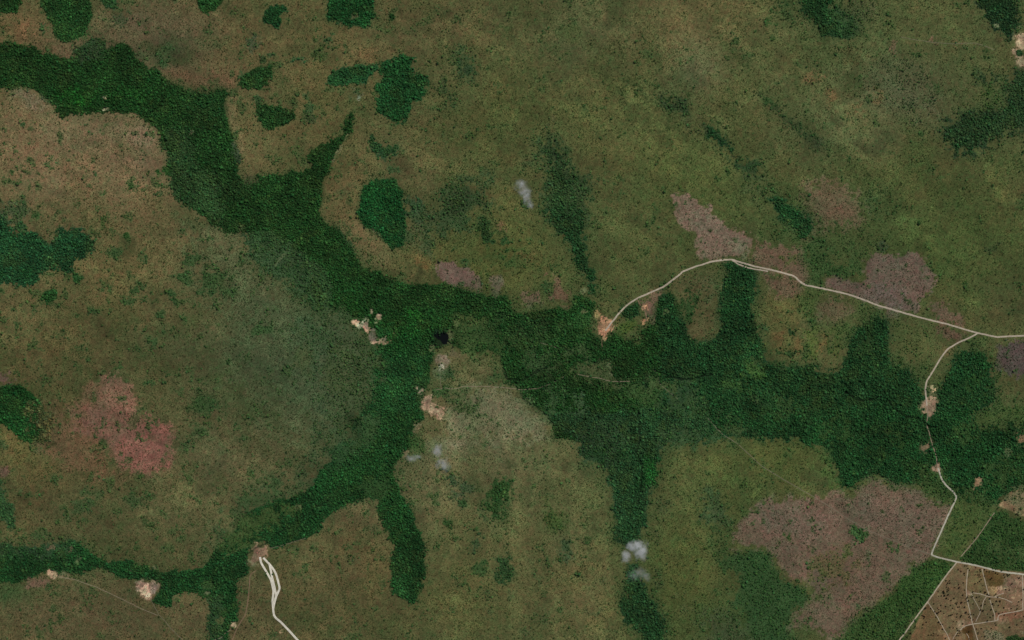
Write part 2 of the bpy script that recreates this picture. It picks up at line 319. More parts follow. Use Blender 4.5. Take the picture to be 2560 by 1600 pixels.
P(4, [(-30,1205),(80,1183),(160,1190),(220,1240),(290,1330),(330,1420),(352,1506),(352,1580),(150,1580),(60,1480),(-30,1380)], (24,58,28), soft=2.5, W=1, name='west_oval_wood')
P(7, [(0,-40),(352,-40),(354,80),(342,150),(292,192),(200,162),(150,90),(60,50),(30,-20)], (24,56,28), soft=3, W=1, name='west_oval_wood')
P(7, [(-30,400),(10,440),(40,540),(85,600),(102,680),(90,770),(60,770),(30,690),(-30,620)], (42,66,40), soft=6, W=.85)
# south-west forest
P(7, [(-30,850),(120,872),(250,880),(400,860),(500,828),(552,860),(600,930),(720,972),(850,960),(960,1010),(1050,1035),(1180,1040),(1300,1020),(1400,1000),(1450,900),(1560,790),(1620,690),(1700,610),(1900,560),(2100,480),(2130,370),(2250,280),(2420,140),(2480,140),(2480,530),(2420,560),(2280,620),(2180,690),(2150,760),(2080,812),(1920,872),(1810,885),(1780,845),(1700,850),(1670,920),(1670,1000),(1690,1045),(1600,1085),(1590,1180),(1612,1280),(1590,1370),(1530,1440),(1550,1560),(1400,1560),(1400,1400),(1420,1230),(1340,1200),(1260,1190),(1175,1212),(1165,1290),(1100,1282),(1020,1225),(1060,1170),(1085,1130),(1000,1105),(880,1110),(780,1070),(700,1030),(620,1020),(540,1060),(440,1050),(380,1075),(310,1035),(270,1070),(180,1095),(90,1125),(-30,1128)], (26,56,30), soft=3, rag=.9, W=1)
P(7, [(-30,850),(120,872),(250,880),(400,860),(500,828),(520,900),(300,960),(-30,940)], (44,64,42), soft=9, ew=.9, a=.8, W=.7)
P(7, [(1400,1220),(1500,1200),(1505,1560),(1400,1560)], (40,62,38), soft=6, a=.9, W=.8)
P(7, [(1600,720),(1760,640),(1980,600),(2050,640),(1900,700),(1760,780),(1620,880),(1500,950),(1480,900)], (58,72,38), soft=9, rag=1.2, ew=.8, a=.8, W=.5)
E(7, 1390, 1150, 70, 20, (50,72,40), soft=6, a=.8, W=.5)
E(7, 2000, 612, 22, 14, (112,104,76), soft=3, a=.8, W=.1); P(7, [(1490,940),(1600,890),(1610,900),(1500,955)], (92,96,60), soft=1.5, a=.7, W=.2)
B(20, 1480, 60, 30, (22, 60, 28), a=.4)
E(7, 1480, 1370, 26, 24, (68,74,44), soft=3, W=.2); E(7, 250, 1125, 90, 30, (112,84,72), soft=7, a=.8, S=.3); E(7, 360, 1060, 30, 14, (110,100,80), soft=4, a=.7, W=.1)
E(7, 345, 890, 36, 14, (92,78,60), soft=4, W=.2)
for (x, y, rx, ry) in [(600,520,90,40),(880,560,50,60),(1240,210,50,40),(1200,150,30,20),(1940,310,50,50),(680,210,50,25),(730,310,40,20),(610,290,20,16),(150,530,30,24),(560,600,80,40),(1700,580,80,60),(1850,460,60,60),(1320,100,50,40),(1110,200,30,20),(160,180,14,14),(370,430,20,20),(360,1310,22,20),(330,1180,14,50),(700,450,20,12),(950,400,30,12),(1420,500,40,20),(800,740,20,14),(480,660,40,40),(280,800,60,20),(250,215,60,14),(20,190,30,30),(1640,150,40,14)]:
    E(7, x, y, rx, ry, (50,68,40), soft=5, rag=1.2, ew=.8, a=.8, W=.5)
# central forest
P(5, [(-30,90),(50,200),(110,290),(150,360),(220,410),(310,440),(400,480),(550,512),(700,500),(800,520),(880,550),(1000,575),(1050,602),(1140,580),(1180,620),(1190,690),(1260,702),(1400,682),(1500,662),(1570,682),(1590,600),(1680,590),(1720,640),(1745,560),(1752,650),(1705,720),(1712,830),(1780,882),(1850,850),(1930,832),(1952,890),(2030,820),(2100,800),(2130,700),(2165,640),(2240,545),(2290,600),(2330,700),(2370,850),(2480,900),(2480,1560),(1450,1560),(1460,1506),(1420,1400),(1340,1350),(1230,1272),(1240,1230),(1100,1182),(1160,1150),(1090,990),(1000,960),(900,990),(800,940),(680,880),(740,900),(665,960),(650,1040),(640,1150),(620,1200),(592,1240),(580,1330),(560,1420),(500,1530),(100,1560),(250,1300),(300,1000),(250,900),(130,790),(60,760),(-30,690)], FOR, soft=4, rag=.9, W=1)
P(5, [(140,900),(330,900),(640,900),(650,1100),(600,1240),(560,1420),(480,1560),(-30,1560),(100,1400),(180,1200)], (30,62,34), soft=14, rag=1.1, ew=.8, W=.95)
P(5, [(-30,690),(90,680),(120,760),(230,880),(280,930),(300,1100),(200,1350),(60,1560),(-30,1560)], (58,70,46), soft=14, rag=1.2, ew=.9, a=.9, W=.4)
P(5, [(480,680),(560,680),(570,740),(500,740)], (30,84,30), soft=6, ew=.8, a=.6); B(1000, 830, 60, 60, (26, 72, 30), a=.5); B(880, 770, 30, 30, (26, 80, 30), a=.4)
P(5, [(770,760),(850,720),(1060,720),(1070,800),(1120,860),(1100,940),(960,960),(850,960),(780,900)], (46,66,36), soft=9, rag=1.1, ew=.8, a=.9, W=.6)
P(5, [(790,760),(880,730),(1000,735),(1040,760),(900,780),(800,800)], (72,80,44), soft=6, ew=.8, a=.8, W=.2)
P(5, [(1190,690),(1260,700),(1390,680),(1400,640),(1240,620),(1190,640)], (78,78,46), soft=5, a=.9, W=0)
P(5, [(660,1000),(740,930),(850,960),(1000,1000),(1080,960),(1100,1000),(1090,1080),(1000,1120),(960,1160),(1140,1170),(1240,1230),(1230,1290),(1340,1360),(1420,1420),(1480,1560),(500,1560),(560,1430),(590,1340),(600,1240),(640,1200),(650,1080)], (84,82,54), soft=5, rag=1, W=0, S=.6)
P(5, [(850,1200),(1200,1230),(1330,1360),(1420,1430),(1450,1560),(700,1560),(740,1350)], (100,97,76), soft=16, ew=1, a=.7)
P(5, [(980,960),(1080,950),(1095,990),(1000,1010)], (62,84,40), soft=7, a=.8)
P(5, [(1000,1110),(1120,1090),(1150,1180),(1000,1170)], (56,76,44), soft=6, W=.5); E(5, 750, 1110, 50, 36, (46,66,40), soft=5, W=.8); E(5, 700, 1110, 46, 40, (84,96,70), soft=5, a=.6, W=.2)
P(5, [(620,1190),(740,1200),(760,1260),(680,1270),(630,1240)], (52,72,42), soft=5, W=.6)
P(5, [(790,1230),(830,1220),(900,1300),(830,1300)], (60,70,46), soft=6, W=.4)
P(5, [(1540,1030),(1700,1060),(1850,1040),(1860,1080),(1860,1160),(2020,1165),(2000,1210),(1850,1210),(1700,1150),(1560,1100)], (74,78,52), soft=7, rag=1.1, ew=.8, a=.9, W=.15)
P(5, [(1870,1190),(2050,1160),(2140,1080),(2200,1150),(2420,1250),(2420,1560),(1900,1560),(2000,1400),(2020,1260)], (40,66,36), soft=12, ew=.9, a=.7, W=.75)
P(5, [(1600,1400),(1700,1330),(1720,1300),(1700,1420),(1640,1480)], (58,78,54), soft=6, a=.6); E(5, 1650, 1255, 26, 26, (82,92,80), soft=5, a=.7); E(5, 1400, 1330, 50, 30, (54,78,52), soft=8, a=.6)
P(5, [(2075,1110),(2105,1100),(2110,1300),(2060,1420),(2050,1350)], (20,42,24), soft=3, a=.8)
P(5, [(2110,1130),(2160,1130),(2180,1400),(2100,1506),(2100,1320)], (38,72,34), soft=6, a=.7)
P(5, [(1620,690),(1700,700),(1690,820),(1580,840),(1560,760)], (32,70,34), soft=7, a=.7, W=.8)
P(5, [(1560,600),(1600,590),(1590,660),(1560,680)], (60,74,42), soft=4, a=.6)
E(5, 1620, 800, 60, 50, (30,68,34), soft=12, a=.6); P(5, [(1870,780),(1960,740),(2040,750),(2020,820),(1950,880),(1920,830),(1870,830)], (66,82,38), soft=6, a=.9, W=.1)
P(5, [(1850,730),(1920,700),(1960,740),(1900,790),(1860,800)], (80,76,46), soft=5, W=.1)
P(5, [(1930,660),(2020,640),(2060,710),(2040,745),(1960,740),(1920,700)], (30,56,32), soft=3, W=1, name='roadside_thicket')
P(5, [(1950,840),(2050,800),(2080,780),(2040,900),(1960,900)], (76,76,46), soft=6, a=.8, W=.2)
P(5, [(2120,560),(2210,545),(2230,560),(2160,660),(2110,640)], (112,90,72), soft=4, W=0, S=.4)
P(5, [(2050,620),(2130,620),(2150,700),(2140,760),(2090,780),(2080,700)], (112,88,74), soft=4, W=0, S=.3)
# east forest
P(6, [(-30,550),(60,580),(100,680),(160,770),(182,885),(250,885),(340,850),(380,800),(345,740),(350,640),(372,540),(400,350),(470,350),(560,400),(630,420),(642,520),(600,650),(602,760),(655,860),(690,920),(692,1000),(740,1040),(830,1042),(900,1060),(1050,1080),(1200,1130),(1212,1000),(1240,880),(1262,800),(1370,772),(1420,700),(1500,730),(1532,830),(1522,950),(1530,1040),(1630,1030),(1680,1090),(1730,1190),(1760,1260),(1850,1250),(1900,1130),(1960,1000),(2010,930),(2090,960),(2160,950),(2200,1050),(2222,1200),(2230,1330),(2150,1370),(2080,1410),(2110,1560),(-30,1560)], (27,54,31), soft=4, rag=.9, W=1)
P(6, [(2070,1400),(2240,1330),(2480,1100),(2480,1500),(2300,1560),(2100,1560)], (70,76,46), soft=9, a=.9, W=.1)
P(6, [(2020,1420),(2110,1400),(2120,1500),(2050,1506)], (44,82,38), soft=5, a=.8, W=.6)
P(6, [(80,480),(380,380),(400,450),(350,640),(340,740),(380,800),(330,850),(240,885),(182,885),(160,770),(100,680),(60,580)], (76,74,48), soft=7, a=.9, ew=.6, W=.15)
P(6, [(180,520),(370,480),(360,620),(280,620)], (72,80,54), soft=10, ew=.9, a=.6, W=.4); P(6, [(180,790),(330,790),(340,840),(240,880),(190,870)], (88,80,54), soft=6, a=.7, W=0)
P(6, [(-20,1160),(180,1150),(240,1300),(300,1420),(420,1506),(400,1560),(-20,1560)], (46,66,42), soft=10, rag=1.1, ew=.9, a=.8, W=.6); P(6, [(0,1200),(80,1210),(60,1290),(0,1290)], (66,80,42), soft=6, a=.7, W=.3)
P(6, [(560,1000),(600,1020),(640,1060),(700,1120),(680,1140),(620,1135),(570,1085)], (62,94,44), soft=4, a=.95, W=.3)
P(6, [(1300,1220),(1350,1200),(1365,1270),(1310,1285)], (48,78,48), soft=5, a=.7); P(6, [(590,1270),(620,1280),(630,1350),(605,1340)], (96,96,72), soft=3, a=.7, W=.2)
P(6, [(640,600),(960,560),(960,700),(930,820),(920,1000),(820,1030),(720,1010),(690,880),(640,760)], (84,80,48), soft=8, a=.7)
P(6, [(960,560),(1060,560),(1050,700),(960,780),(940,700)], (58,74,38), soft=6, ew=.8, a=.7, W=.4); E(6, 975, 790, 34, 32, (40,62,34), soft=4, W=.9); E(6, 873, 838, 28, 24, (40,60,34), soft=3, W=.95); E(6, 665, 810, 30, 24, (48,70,42), soft=4, W=.7)
P(6, [(1090,790),(1120,790),(1110,1000),(1080,1000)], (48,70,36), soft=5, W=.7); P(6, [(1110,800),(1240,760),(1210,1000),(1120,1000)], (64,76,40), soft=9, ew=.9, a=.8, W=.3)
P(6, [(960,810),(1080,810),(1070,900),(1000,1010),(940,1010)], (70,84,42), soft=8, a=.7)
for pts in ([(895,860),(920,860),(935,1000),(905,1010),(890,950)], [(1075,820),(1100,820),(1080,910),(1060,1000),(1040,990),(1055,900)], [(730,850),(800,830),(800,940),(770,940)], [(960,700),(940,760),(900,800),(880,790),(930,740)]): P(6, pts, (104,82,54), soft=3.5, a=.75, W=0, S=.3)
P(6, [(1530,760),(1780,740),(1800,800),(1830,900),(1760,1130),(1690,1090),(1640,1030),(1530,1040),(1520,900)], (72,78,46), soft=7, a=.7, W=.1)
P(6, [(1560,1020),(1660,1000),(1760,1130),(1740,1200),(1650,1080)], (60,74,42), soft=8, a=.8, W=.4)
P(6, [(1280,640),(1420,670),(1480,720),(1420,700),(1360,770),(1260,790),(1230,850),(1180,800),(1290,720)], (62,80,44), soft=8, ew=.8, a=.8, W=.35)
P(6, [(2030,880),(2120,850),(2200,900),(2180,960),(2090,950),(2020,930)], (66,82,46), soft=6, a=.8, W=.3)
P(9, [(-30,-60),(-30,180),(220,180),(240,130),(330,112),(450,80),(600,110),(750,120),(880,140),(980,190),(1100,240),(1150,340),(1162,420),(1200,500),(1280,490),(1350,420),(1440,400),(1510,460),(1640,475),(1700,465),(1780,480),(1900,520),(2050,620),(2240,620),(2260,560),(2480,400),(2480,-60)], (27,56,31), soft=5, rag=.9, W=1)
P(9, [(2100,-60),(2480,-60),(2480,60),(2260,60),(2120,110),(2060,60)], (66,78,42), soft=7, a=.9, W=.15)
P(9, [(-30,-60),(300,-60),(400,60),(460,100),(240,130),(215,185),(-30,190)], (42,66,40), soft=10, ew=.9, a=.8, W=.6)
P(9, [(300,0),(450,30),(620,110),(500,200),(380,110)], (58,74,44), soft=10, ew=.9, a=.8, W=.4)
P(9, [(1000,180),(1110,240),(1160,420),(1200,510),(1120,500),(1080,350)], (58,80,40), soft=8, ew=.9, a=.7, W=.3)
P(9, [(1280,490),(1360,420),(1400,330),(1500,460),(1640,475),(1700,440),(1690,340),(1720,380),(1700,480),(1640,480),(1500,470)], (46,72,40), soft=6, a=.6, W=.7)
P(9, [(1690,470),(1720,350),(1860,340),(1900,470),(1960,540),(1930,610),(1890,600),(1800,570),(1740,540)], (48,68,36), soft=7, a=.9, W=.45)
P(9, [(1960,550),(2050,560),(2240,620),(2230,640),(2110,800),(1990,950),(1800,930),(1840,830)], (64,76,42), soft=4, rag=.6, a=1, W=.12)
P(9, [(1960,500),(2060,480),(2250,560),(2240,630),(2050,610),(1975,570)], (54,70,38), soft=7, a=.7, W=.4)
P(9, [(2232,640),(2480,780),(2480,1060),(2420,1060),(2250,1045),(2000,978),(1998,950),(2110,810)], (42,64,34), soft=3, rag=.5, W=.75, name='triangular_wood')
P(9, [(2200,850),(2420,900),(2420,1000),(2250,960)], (58,72,42), soft=10, ew=.9, a=.6, W=.4)
P(9, [(1640,1020),(1790,950),(1975,990),(1870,1120),(1765,1260),(1640,1420),(1560,1540),(1060,1560),(1190,1490),(1290,1370),(1390,1290),(1530,1190),(1570,1100)], (44,66,34), soft=4, rag=.9, W=.7, name='roadside_wood')
P(9, [(1200,1400),(1500,1350),(1560,1420),(1520,1540),(1200,1540)], (56,72,40), soft=14, ew=.9, a=.6)
P(9, [(220,480),(350,525),(425,660),(435,720),(380,765),(300,722),(235,690),(285,620)], (48,66,42), soft=9, ew=.8, a=.9, W=.6)
P(9, [(380,930),(560,888),(700,888),(762,930),(740,1000),(830,1100),(960,1120),(1000,1200),(970,1285),(880,1320),(840,1420),(900,1560),(600,1560),(500,1300),(450,1200),(500,1100),(400,1000)], (40,64,36), soft=9, rag=1.1, ew=.8, a=.95, W=.65, name='south_wood')
P(9, [(340,720),(460,780),(440,920),(380,960),(330,850)], (56,70,40), soft=10, ew=.9, a=.8, W=.4)
P(9, [(250,1330),(420,1330),(600,1400),(560,1520),(300,1520)], (56,66,44), soft=14, ew=.9, a=.8, W=.4); E(9, 150, 1260, 90, 40, (62,70,42), ang=30, soft=9, a=.8, W=.3); E(9, 10, 580, 24, 20, (54,64,42), soft=4, W=.6); E(9, 100, 500, 120, 60, (66,72,42), soft=14, a=.6, ew=.9)
# centre-south woods
P(8, [(-30,240),(150,100),(300,-30),(600,-30),(590,20),(505,110),(590,210),(470,240),(400,310),(392,370),(420,480),(470,560),(495,640),(545,720),(590,830),(602,950),(590,1080),(570,1180),(530,1285),(480,1262),(390,1200),(358,1110),(362,1000),(392,880),(340,780),(300,690),(282,562),(200,552),(100,585),(-30,640)], (28,58,30), soft=3.5, rag=.9, W=1)
P(8, [(-30,240),(150,60),(280,-30),(300,60),(200,200),(60,330),(-30,380)], (44,68,42), soft=12, ew=.9, a=.7, W=.6)
P(8, [(470,580),(545,720),(590,830),(602,950),(590,1080),(570,1180),(530,1285),(490,1200),(480,1000),(500,850),(450,700)], (22,48,26), soft=6, a=.6)
P(8, [(390,900),(470,950),(470,1200),(400,1190),(360,1100)], (34,66,36), soft=8, ew=.9, a=.7)
P(8, [(150,440),(290,380),(400,480),(300,560),(170,560)], (44,66,36), soft=10, ew=.9, a=.6, W=.6)
P(8, [(480,120),(590,170),(600,260),(480,240)], (56,74,40), soft=7, a=.8, W=.4)
P(8, [(1420,-40),(1500,80),(1620,150),(1650,285),(1760,330),(1830,385),(1855,520),(1872,680),(1882,840),(1955,892),(2030,840),(2082,700),(2090,560),(2150,470),(2182,300),(2180,200),(2300,185),(2480,190),(2480,-40)], (34,58,36), soft=5, rag=.9, W=1)
P(8, [(1960,480),(2080,560),(2075,700),(2020,830),(1960,880),(1950,700)], (28,54,32), soft=6, a=.7); P(8, [(2080,240),(2180,300),(2150,460),(2085,500),(2060,400)], (26,66,28), soft=6, a=.7)
P(8, [(1640,120),(1900,60),(1980,150),(1860,380),(1680,300)], (44,66,42), soft=12, ew=.9, a=.7, W=.8); P(8, [(2180,90),(2420,80),(2420,190),(2200,190)], (52,70,44), soft=9, ew=.9, a=.7, W=.5)
P(8, [(2000,60),(2040,60),(2040,200),(2070,400),(2050,560),(2010,400),(1990,200)], (22,46,26), soft=4, a=.7)
P(8, [(1945,980),(2005,1000),(2060,1090),(2085,1200),(2170,1310),(2212,1430),(2216,1560),(2120,1560),(2050,1425),(1930,1405),(1908,1310),(1945,1200)], (30,54,32), soft=4, W=1, name='southern_wood')
P(8, [(1960,1000),(2060,1010),(2070,1100),(1960,1110)], (46,70,48), soft=6, a=.5)
P(8, [(1035,440),(1195,435),(1195,510),(1140,560),(1120,680),(1060,712),(1015,670),(1040,560)], (40,64,34), soft=6, rag=1.1, W=.85, name='drift_thicket')
P(8, [(1075,930),(1175,930),(1178,1040),(1130,1130),(1080,1080)], (40,62,36), soft=6, rag=1.1, W=.85, name='lower_drift_thicket')
P(8, [(940,790),(985,800),(930,910),(900,930),(905,870)], (48,64,40), soft=6, W=.7); P(8, [(915,970),(1020,990),(980,1085),(940,1080)], (48,68,38), soft=7, W=.7); P(8, [(930,650),(1030,650),(1020,700),(940,700)], (54,68,42), soft=6, W=.5)
P(8, [(1400,620),(1500,635),(1545,700),(1500,780),(1400,722)], (56,70,36), soft=8, ew=.8, W=.5); P(8, [(1495,820),(1565,840),(1585,960),(1530,1000)], (56,70,46), soft=8, ew=.8, W=.5); P(8, [(1380,560),(1440,560),(1480,640),(1400,640)], (64,74,40), soft=8, a=.8, W=.3)
E(8, 770, 420, 34, 50, (46,66,42), soft=5, W=.8); E(8, 860, 490, 76, 40, (56,70,48), soft=8, ew=.8, W=.5); E(8, 835, 602, 36, 30, (46,66,38), soft=5, W=.7); E(8, 742, 722, 46, 34, (42,64,34), soft=4, W=.85); E(8, 790, 560, 20, 30, (56,68,44), soft=5, W=.5)
for (x, y, rx, ry) in [(1350,280,40,30),(1440,290,40,20),(2200,600,40,36),(2120,640,26,22),(1790,1110,30,12),(1620,1240,36,14),(1740,1310,50,20),(1540,1240,22,16),(1370,1350,60,40),(1020,1210,60,20),(1040,1330,40,24),(1150,1200,40,24),(1100,870,26,20),(2170,1120,40,20),(2120,820,40,40),(650,1370,24,16),(120,960,50,24),(250,750,40,30),(820,1120,14,22),(700,780,20,12),(2140,1060,20,20),(1290,1450,40,20),(90,120,60,40),(70,50,60,30),(620,640,30,20)]:
    E(8, x, y, rx, ry, (58,68,42), soft=6, rag=1.2, ew=.9, a=.75, W=.4)

P(2, [(1400,980),(1480,1000),(1520,1120),(1600,1200),(1640,1260),(1560,1290),(1600,1400),(1640,1560),(1520,1560),(1440,1400),(1430,1250),(1460,1120)], (34,54,32), soft=8, rag=1.2, ew=.8, a=.8, W=.9)
P(5, [(1050,720),(1250,760),(1500,780),(1560,880),(1450,960),(1200,940),(1060,860)], (36,58,32), soft=16, rag=1.2, ew=1, a=.8, W=.9)
P(5, [(1200,800),(1380,820),(1400,880),(1280,920)], (48,66,38), soft=14, rag=1.2, ew=1, a=.6, W=.75)
P(5, [(1560,760),(1720,760),(1730,860),(1600,870)], (40,64,34), soft=12, rag=1.2, ew=1, a=.7, W=.85)
P(5, [(1300,1000),(1500,1020),(1560,1100),(1380,1120),(1260,1080)], (44,60,36), soft=14, rag=1.2, ew=1, a=.6, W=.8)
P(6, [(900,1150),(1100,1180),(1200,1330),(1050,1450),(900,1350)], (38,62,34), soft=18, rag=1.2, ew=1, a=.6, W=.9)
P(6, [(560,1150),(800,1200),(820,1400),(640,1480),(520,1350)], (36,60,34), soft=18, rag=1.2, ew=1, a=.5, W=.9)
for (x, y, rx, ry, c_) in [(1290,640,34,16,(52,72,38)),(1180,870,26,18,(56,76,42)),(1240,860,50,22,(42,64,34)),(1350,900,36,22,(44,64,38)),(1450,880,30,16,(52,70,42)),(1390,1000,24,30,(46,68,42)),(1440,1010,16,26,(52,74,50)),(1600,985,40,20,(46,70,38)),(1650,960,40,16,(54,72,42)),(1700,1020,40,20,(44,68,40)),(1850,960,30,16,(44,70,36)),(1980,1010,46,20,(40,62,34)),(2090,1080,40,20,(38,62,32)),(2240,1100,30,16,(40,64,32)),(2420,1080,26,22,(44,68,36)),(2500,1180,30,30,(42,64,34)),(2450,960,26,30,(38,62,32)),(1720,760,16,40,(38,60,32)),(2180,880,20,40,(36,60,32)),(1930,900,60,16,(44,64,36)),(1160,1000,30,20,(60,72,44))]:
    E(0, x, y, rx, ry, c_, soft=8, rag=1.5, ew=.9, a=.95, W=.6)
E(0, 1104, 846, 26, 22, (20,32,22), soft=4, a=.8)
# --- burnt and bare ground
PK = (110, 91, 77)
P(3, [(45,1305),(150,1310),(220,1350),(300,1412),(350,1470),(420,1530),(120,1530),(80,1420)], PK, soft=3, rag=1.1, W=0, S=.35)
P(6, [(95,-10),(310,-10),(350,80),(470,150),(600,180),(620,230),(560,300),(540,332),(470,345),(360,350),(260,352),(230,272),(200,180),(130,100)], (112,94,80), soft=4, rag=1.1, W=0, S=.35)
P(6, [(440,200),(600,185),(560,330),(500,330)], (108,104,84), soft=6, a=.7)
P(6, [(600,240),(700,225),(760,262),(900,255),(922,300),(905,350),(960,400),(970,480),(940,510),(860,455),(640,402),(575,340)], (100,82,66), soft=6, rag=1.2, W=0, S=.4)
P(6, [(640,435),(870,462),(930,520),(860,600),(760,592),(690,522),(640,470)], (98,80,64), soft=6, rag=1.2, ew=.6, a=.9, W=0, S=.4)
E(6, 830, 350, 60, 30, (72,76,44), soft=5, a=.8)
P(6, [(1030,75),(1045,110),(1030,170),(990,215),(900,262),(895,240),(980,195),(1010,130)], (104,80,62), soft=2.5, a=.8, W=0)
P(3, [(930,1250),(1000,1225),(1180,1240),(1280,1290),(1340,1380),(1330,1480),(1200,1530),(1010,1530),(950,1400)], (98,82,66), soft=10, rag=1.3, ew=.9, a=.75, W=0)
P(6, [(950,-20),(1250,-20),(1240,60),(1180,90),(1040,60),(990,20)], (94,78,62), soft=7, rag=1.3, ew=.9, a=.8)
P(6, [(1075,485),(1140,460),(1200,490),(1345,482),(1340,360),(1400,312),(1550,325),(1640,290),(1730,320),(1800,400),(1832,470),(1800,560),(1720,600),(1700,700),(1600,692),(1450,652),(1300,600),(1100,545)], (97,82,71), soft=3.2, rag=1.3, W=0, S=.4)
P(6, [(1360,520),(1560,540),(1640,640),(1560,680),(1430,640),(1340,600)], (102,88,82), soft=12, ew=1, a=.7)
P(6, [(1800,640),(1880,640),(1985,720),(2010,790),(1860,752),(1800,730)], (96,80,66), soft=5, rag=1.2, a=.9, W=0, S=.4)
P(6, [(1820,805),(1900,800),(2045,850),(1960,905),(1860,892)], (98,78,64), soft=5, rag=1.2, a=.9, W=0, S=.4); P(6, [(1870,890),(1960,900),(1900,1020),(1880,980)], (88,74,50), soft=6, a=.7)
P(6, [(2235,940),(2330,890),(2480,870),(2480,1140),(2360,1142),(2290,1102),(2225,1050)], (78,68,64), soft=4, rag=1.1, W=0, S=.4)
P(6, [(1060,620),(1250,600),(1280,660),(1200,742),(1080,762),(1035,702)], (92,78,60), soft=7, rag=1.3, ew=.9, a=.8, W=0); P(6, [(1480,690),(1560,700),(1550,730),(1490,740)], (92,78,66), soft=5, a=.7, W=0)
P(5, [(678,362),(800,358),(830,400),(890,412),(950,470),(992,552),(930,560),(850,532),(780,502),(690,482)], (102,84,74), soft=3.5, rag=1.2, W=0, S=.4)
P(5, [(1038,472),(1110,460),(1122,540),(1082,602),(1040,562)], (96,86,70), soft=3.5, rag=1.2, W=0, S=.4)
P(5, [(1235,602),(1320,552),(1400,602),(1392,642),(1310,662),(1245,645)], (106,84,70), soft=5, rag=1.2, a=.95, W=0, S=.3)
P(5, [(1405,440),(1460,450),(1500,520),(1562,562),(1572,682),(1540,672),(1500,622),(1420,612),(1465,532)], (98,76,60), soft=4, rag=1.2, a=.95, W=0, S=.4)
P(5, [(540,310),(610,320),(620,380),(570,420),(530,380)], (104,82,52), soft=8, ew=.9, a=.7, W=0); P(5, [(1070,80),(1140,100),(1130,200),(1090,180)], (98,76,56), soft=5, a=.8); P(5, [(1180,320),(1250,300),(1370,330),(1360,370),(1240,340)], (92,74,46), soft=6, a=.7)
P(5, [(240,140),(300,190),(260,240),(220,200)], (96,82,66), soft=6, a=.6)
for (x, y, rx, ry, an) in [(990,520,60,22,-30),(1110,640,70,20,-25),(1060,510,30,14,0),(1420,640,50,34,30),(1280,730,60,20,0)]: E(3, x, y, rx, ry, (102,82,56), ang=an, soft=6, ew=.8, a=.7)
E(3, 1545, 320, 22, 44, (108,84,68), soft=3, a=.8, W=0); E(3, 1825, 275, 60, 18, (104,84,66), soft=4, a=.8, W=0); E(3, 1980, 300, 60, 14, (100,82,60), soft=4, a=.6)
P(3, [(740,215),(880,205),(900,240),(860,230),(760,235)], (98,92,60), soft=3, a=.7); P(3, [(900,120),(960,140),(990,200),(960,190)], (98,88,60), soft=3, a=.7)
P(4, [(690,1105),(820,1125),(872,1170),(905,1250),(942,1300),(905,1370),(850,1430),(800,1530),(430,1530),(520,1350),(560,1240),(620,1180)], (113,87,69), soft=8, rag=.9, ew=.8, a=1, W=0, S=.5)
P(4, [(930,1430),(980,1375),(1035,1440),(1140,1490),(1160,1560),(900,1560)], (110,82,67), soft=7, rag=.9, ew=.8, a=1, W=0, S=.5)
P(7, [(430,-60),(860,-60),(900,0),(980,0),(1060,40),(1140,65),(1172,170),(1142,282),(1100,352),(950,392),(870,372),(800,382),(745,290),(700,180),(560,160),(470,100)], (111,83,68), soft=9, rag=.9, ew=.8, a=1, W=0, S=.5)
P(7, [(860,40),(1000,10),(1120,80),(1160,200),(1120,320),(960,370),(820,330),(780,220)], (114,76,66), soft=14, ew=1, a=.6)
P(4, [(860,1440),(930,1370),(950,1400),(900,1480),(840,1530)], (72,72,48), soft=4, a=.8, W=.3)
P(7, [(300,60),(480,60),(720,200),(800,380),(600,360),(380,260)], (98,76,54), soft=14, rag=1.3, ew=1, a=.6); P(7, [(620,360),(800,380),(900,430),(820,480),(640,460)], (96,76,56), soft=12, ew=1, a=.5)
P(4, [(-30,1090),(60,1108),(95,1160),(40,1185),(-30,1195)], (92,74,64), soft=5, rag=1.2, a=.9, W=0); E(7, 25, 370, 36, 30, (102,76,66), soft=4, a=.8)
for (x, y, rx, ry) in [(690,205,36,16),(740,300,30,14),(640,290,20,12),(1110,200,26,18),(640,215,26,14),(800,330,16,10),(870,260,14,8),(930,400,40,10),(860,330,16,8)]: E(7, x, y, rx, ry, (52,70,38), soft=3, rag=1.3, W=.6)
P(1, [(110,150),(200,170),(200,250),(130,240)], (128,92,66), soft=8, ew=.9, a=.5)
P(1, [(860,100),(1000,90),(960,200),(880,180)], (100,82,64), soft=8, ew=.9, a=.6); P(1, [(1090,470),(1600,490),(1560,585),(1330,600),(1140,530)], (102,78,58), soft=9, ew=.9, a=.6, W=0)
P(1, [(60,600),(220,610),(340,700),(300,740),(120,680)], (112,98,80), soft=9, ew=.9, a=.6); P(1, [(850,900),(1000,850),(1060,900),(1020,960),(900,960)], (122,104,84), soft=10, ew=.9, a=.6)
P(1, [(1520,650),(1600,620),(1580,800),(1640,960),(1640,1100),(1580,960),(1540,820),(1515,720)], (112,98,68), soft=3, a=.7, W=0); P(2, [(100,340),(300,340),(240,420),(120,400)], (112,90,60), soft=8, ew=.9, a=.7)
P(5, [(0,-20),(130,-20),(140,70),(220,150),(330,230),(360,290),(340,380),(300,410),(220,390),(150,330),(110,250),(50,170)], (98,86,58), soft=4, a=.9, W=0)
P(1, [(2180,1200),(2300,1150),(2420,1100),(2420,1300),(2390,1506),(2200,1506),(2160,1440),(2180,1330)], (96,86,56), soft=5, a=.7, W=0)
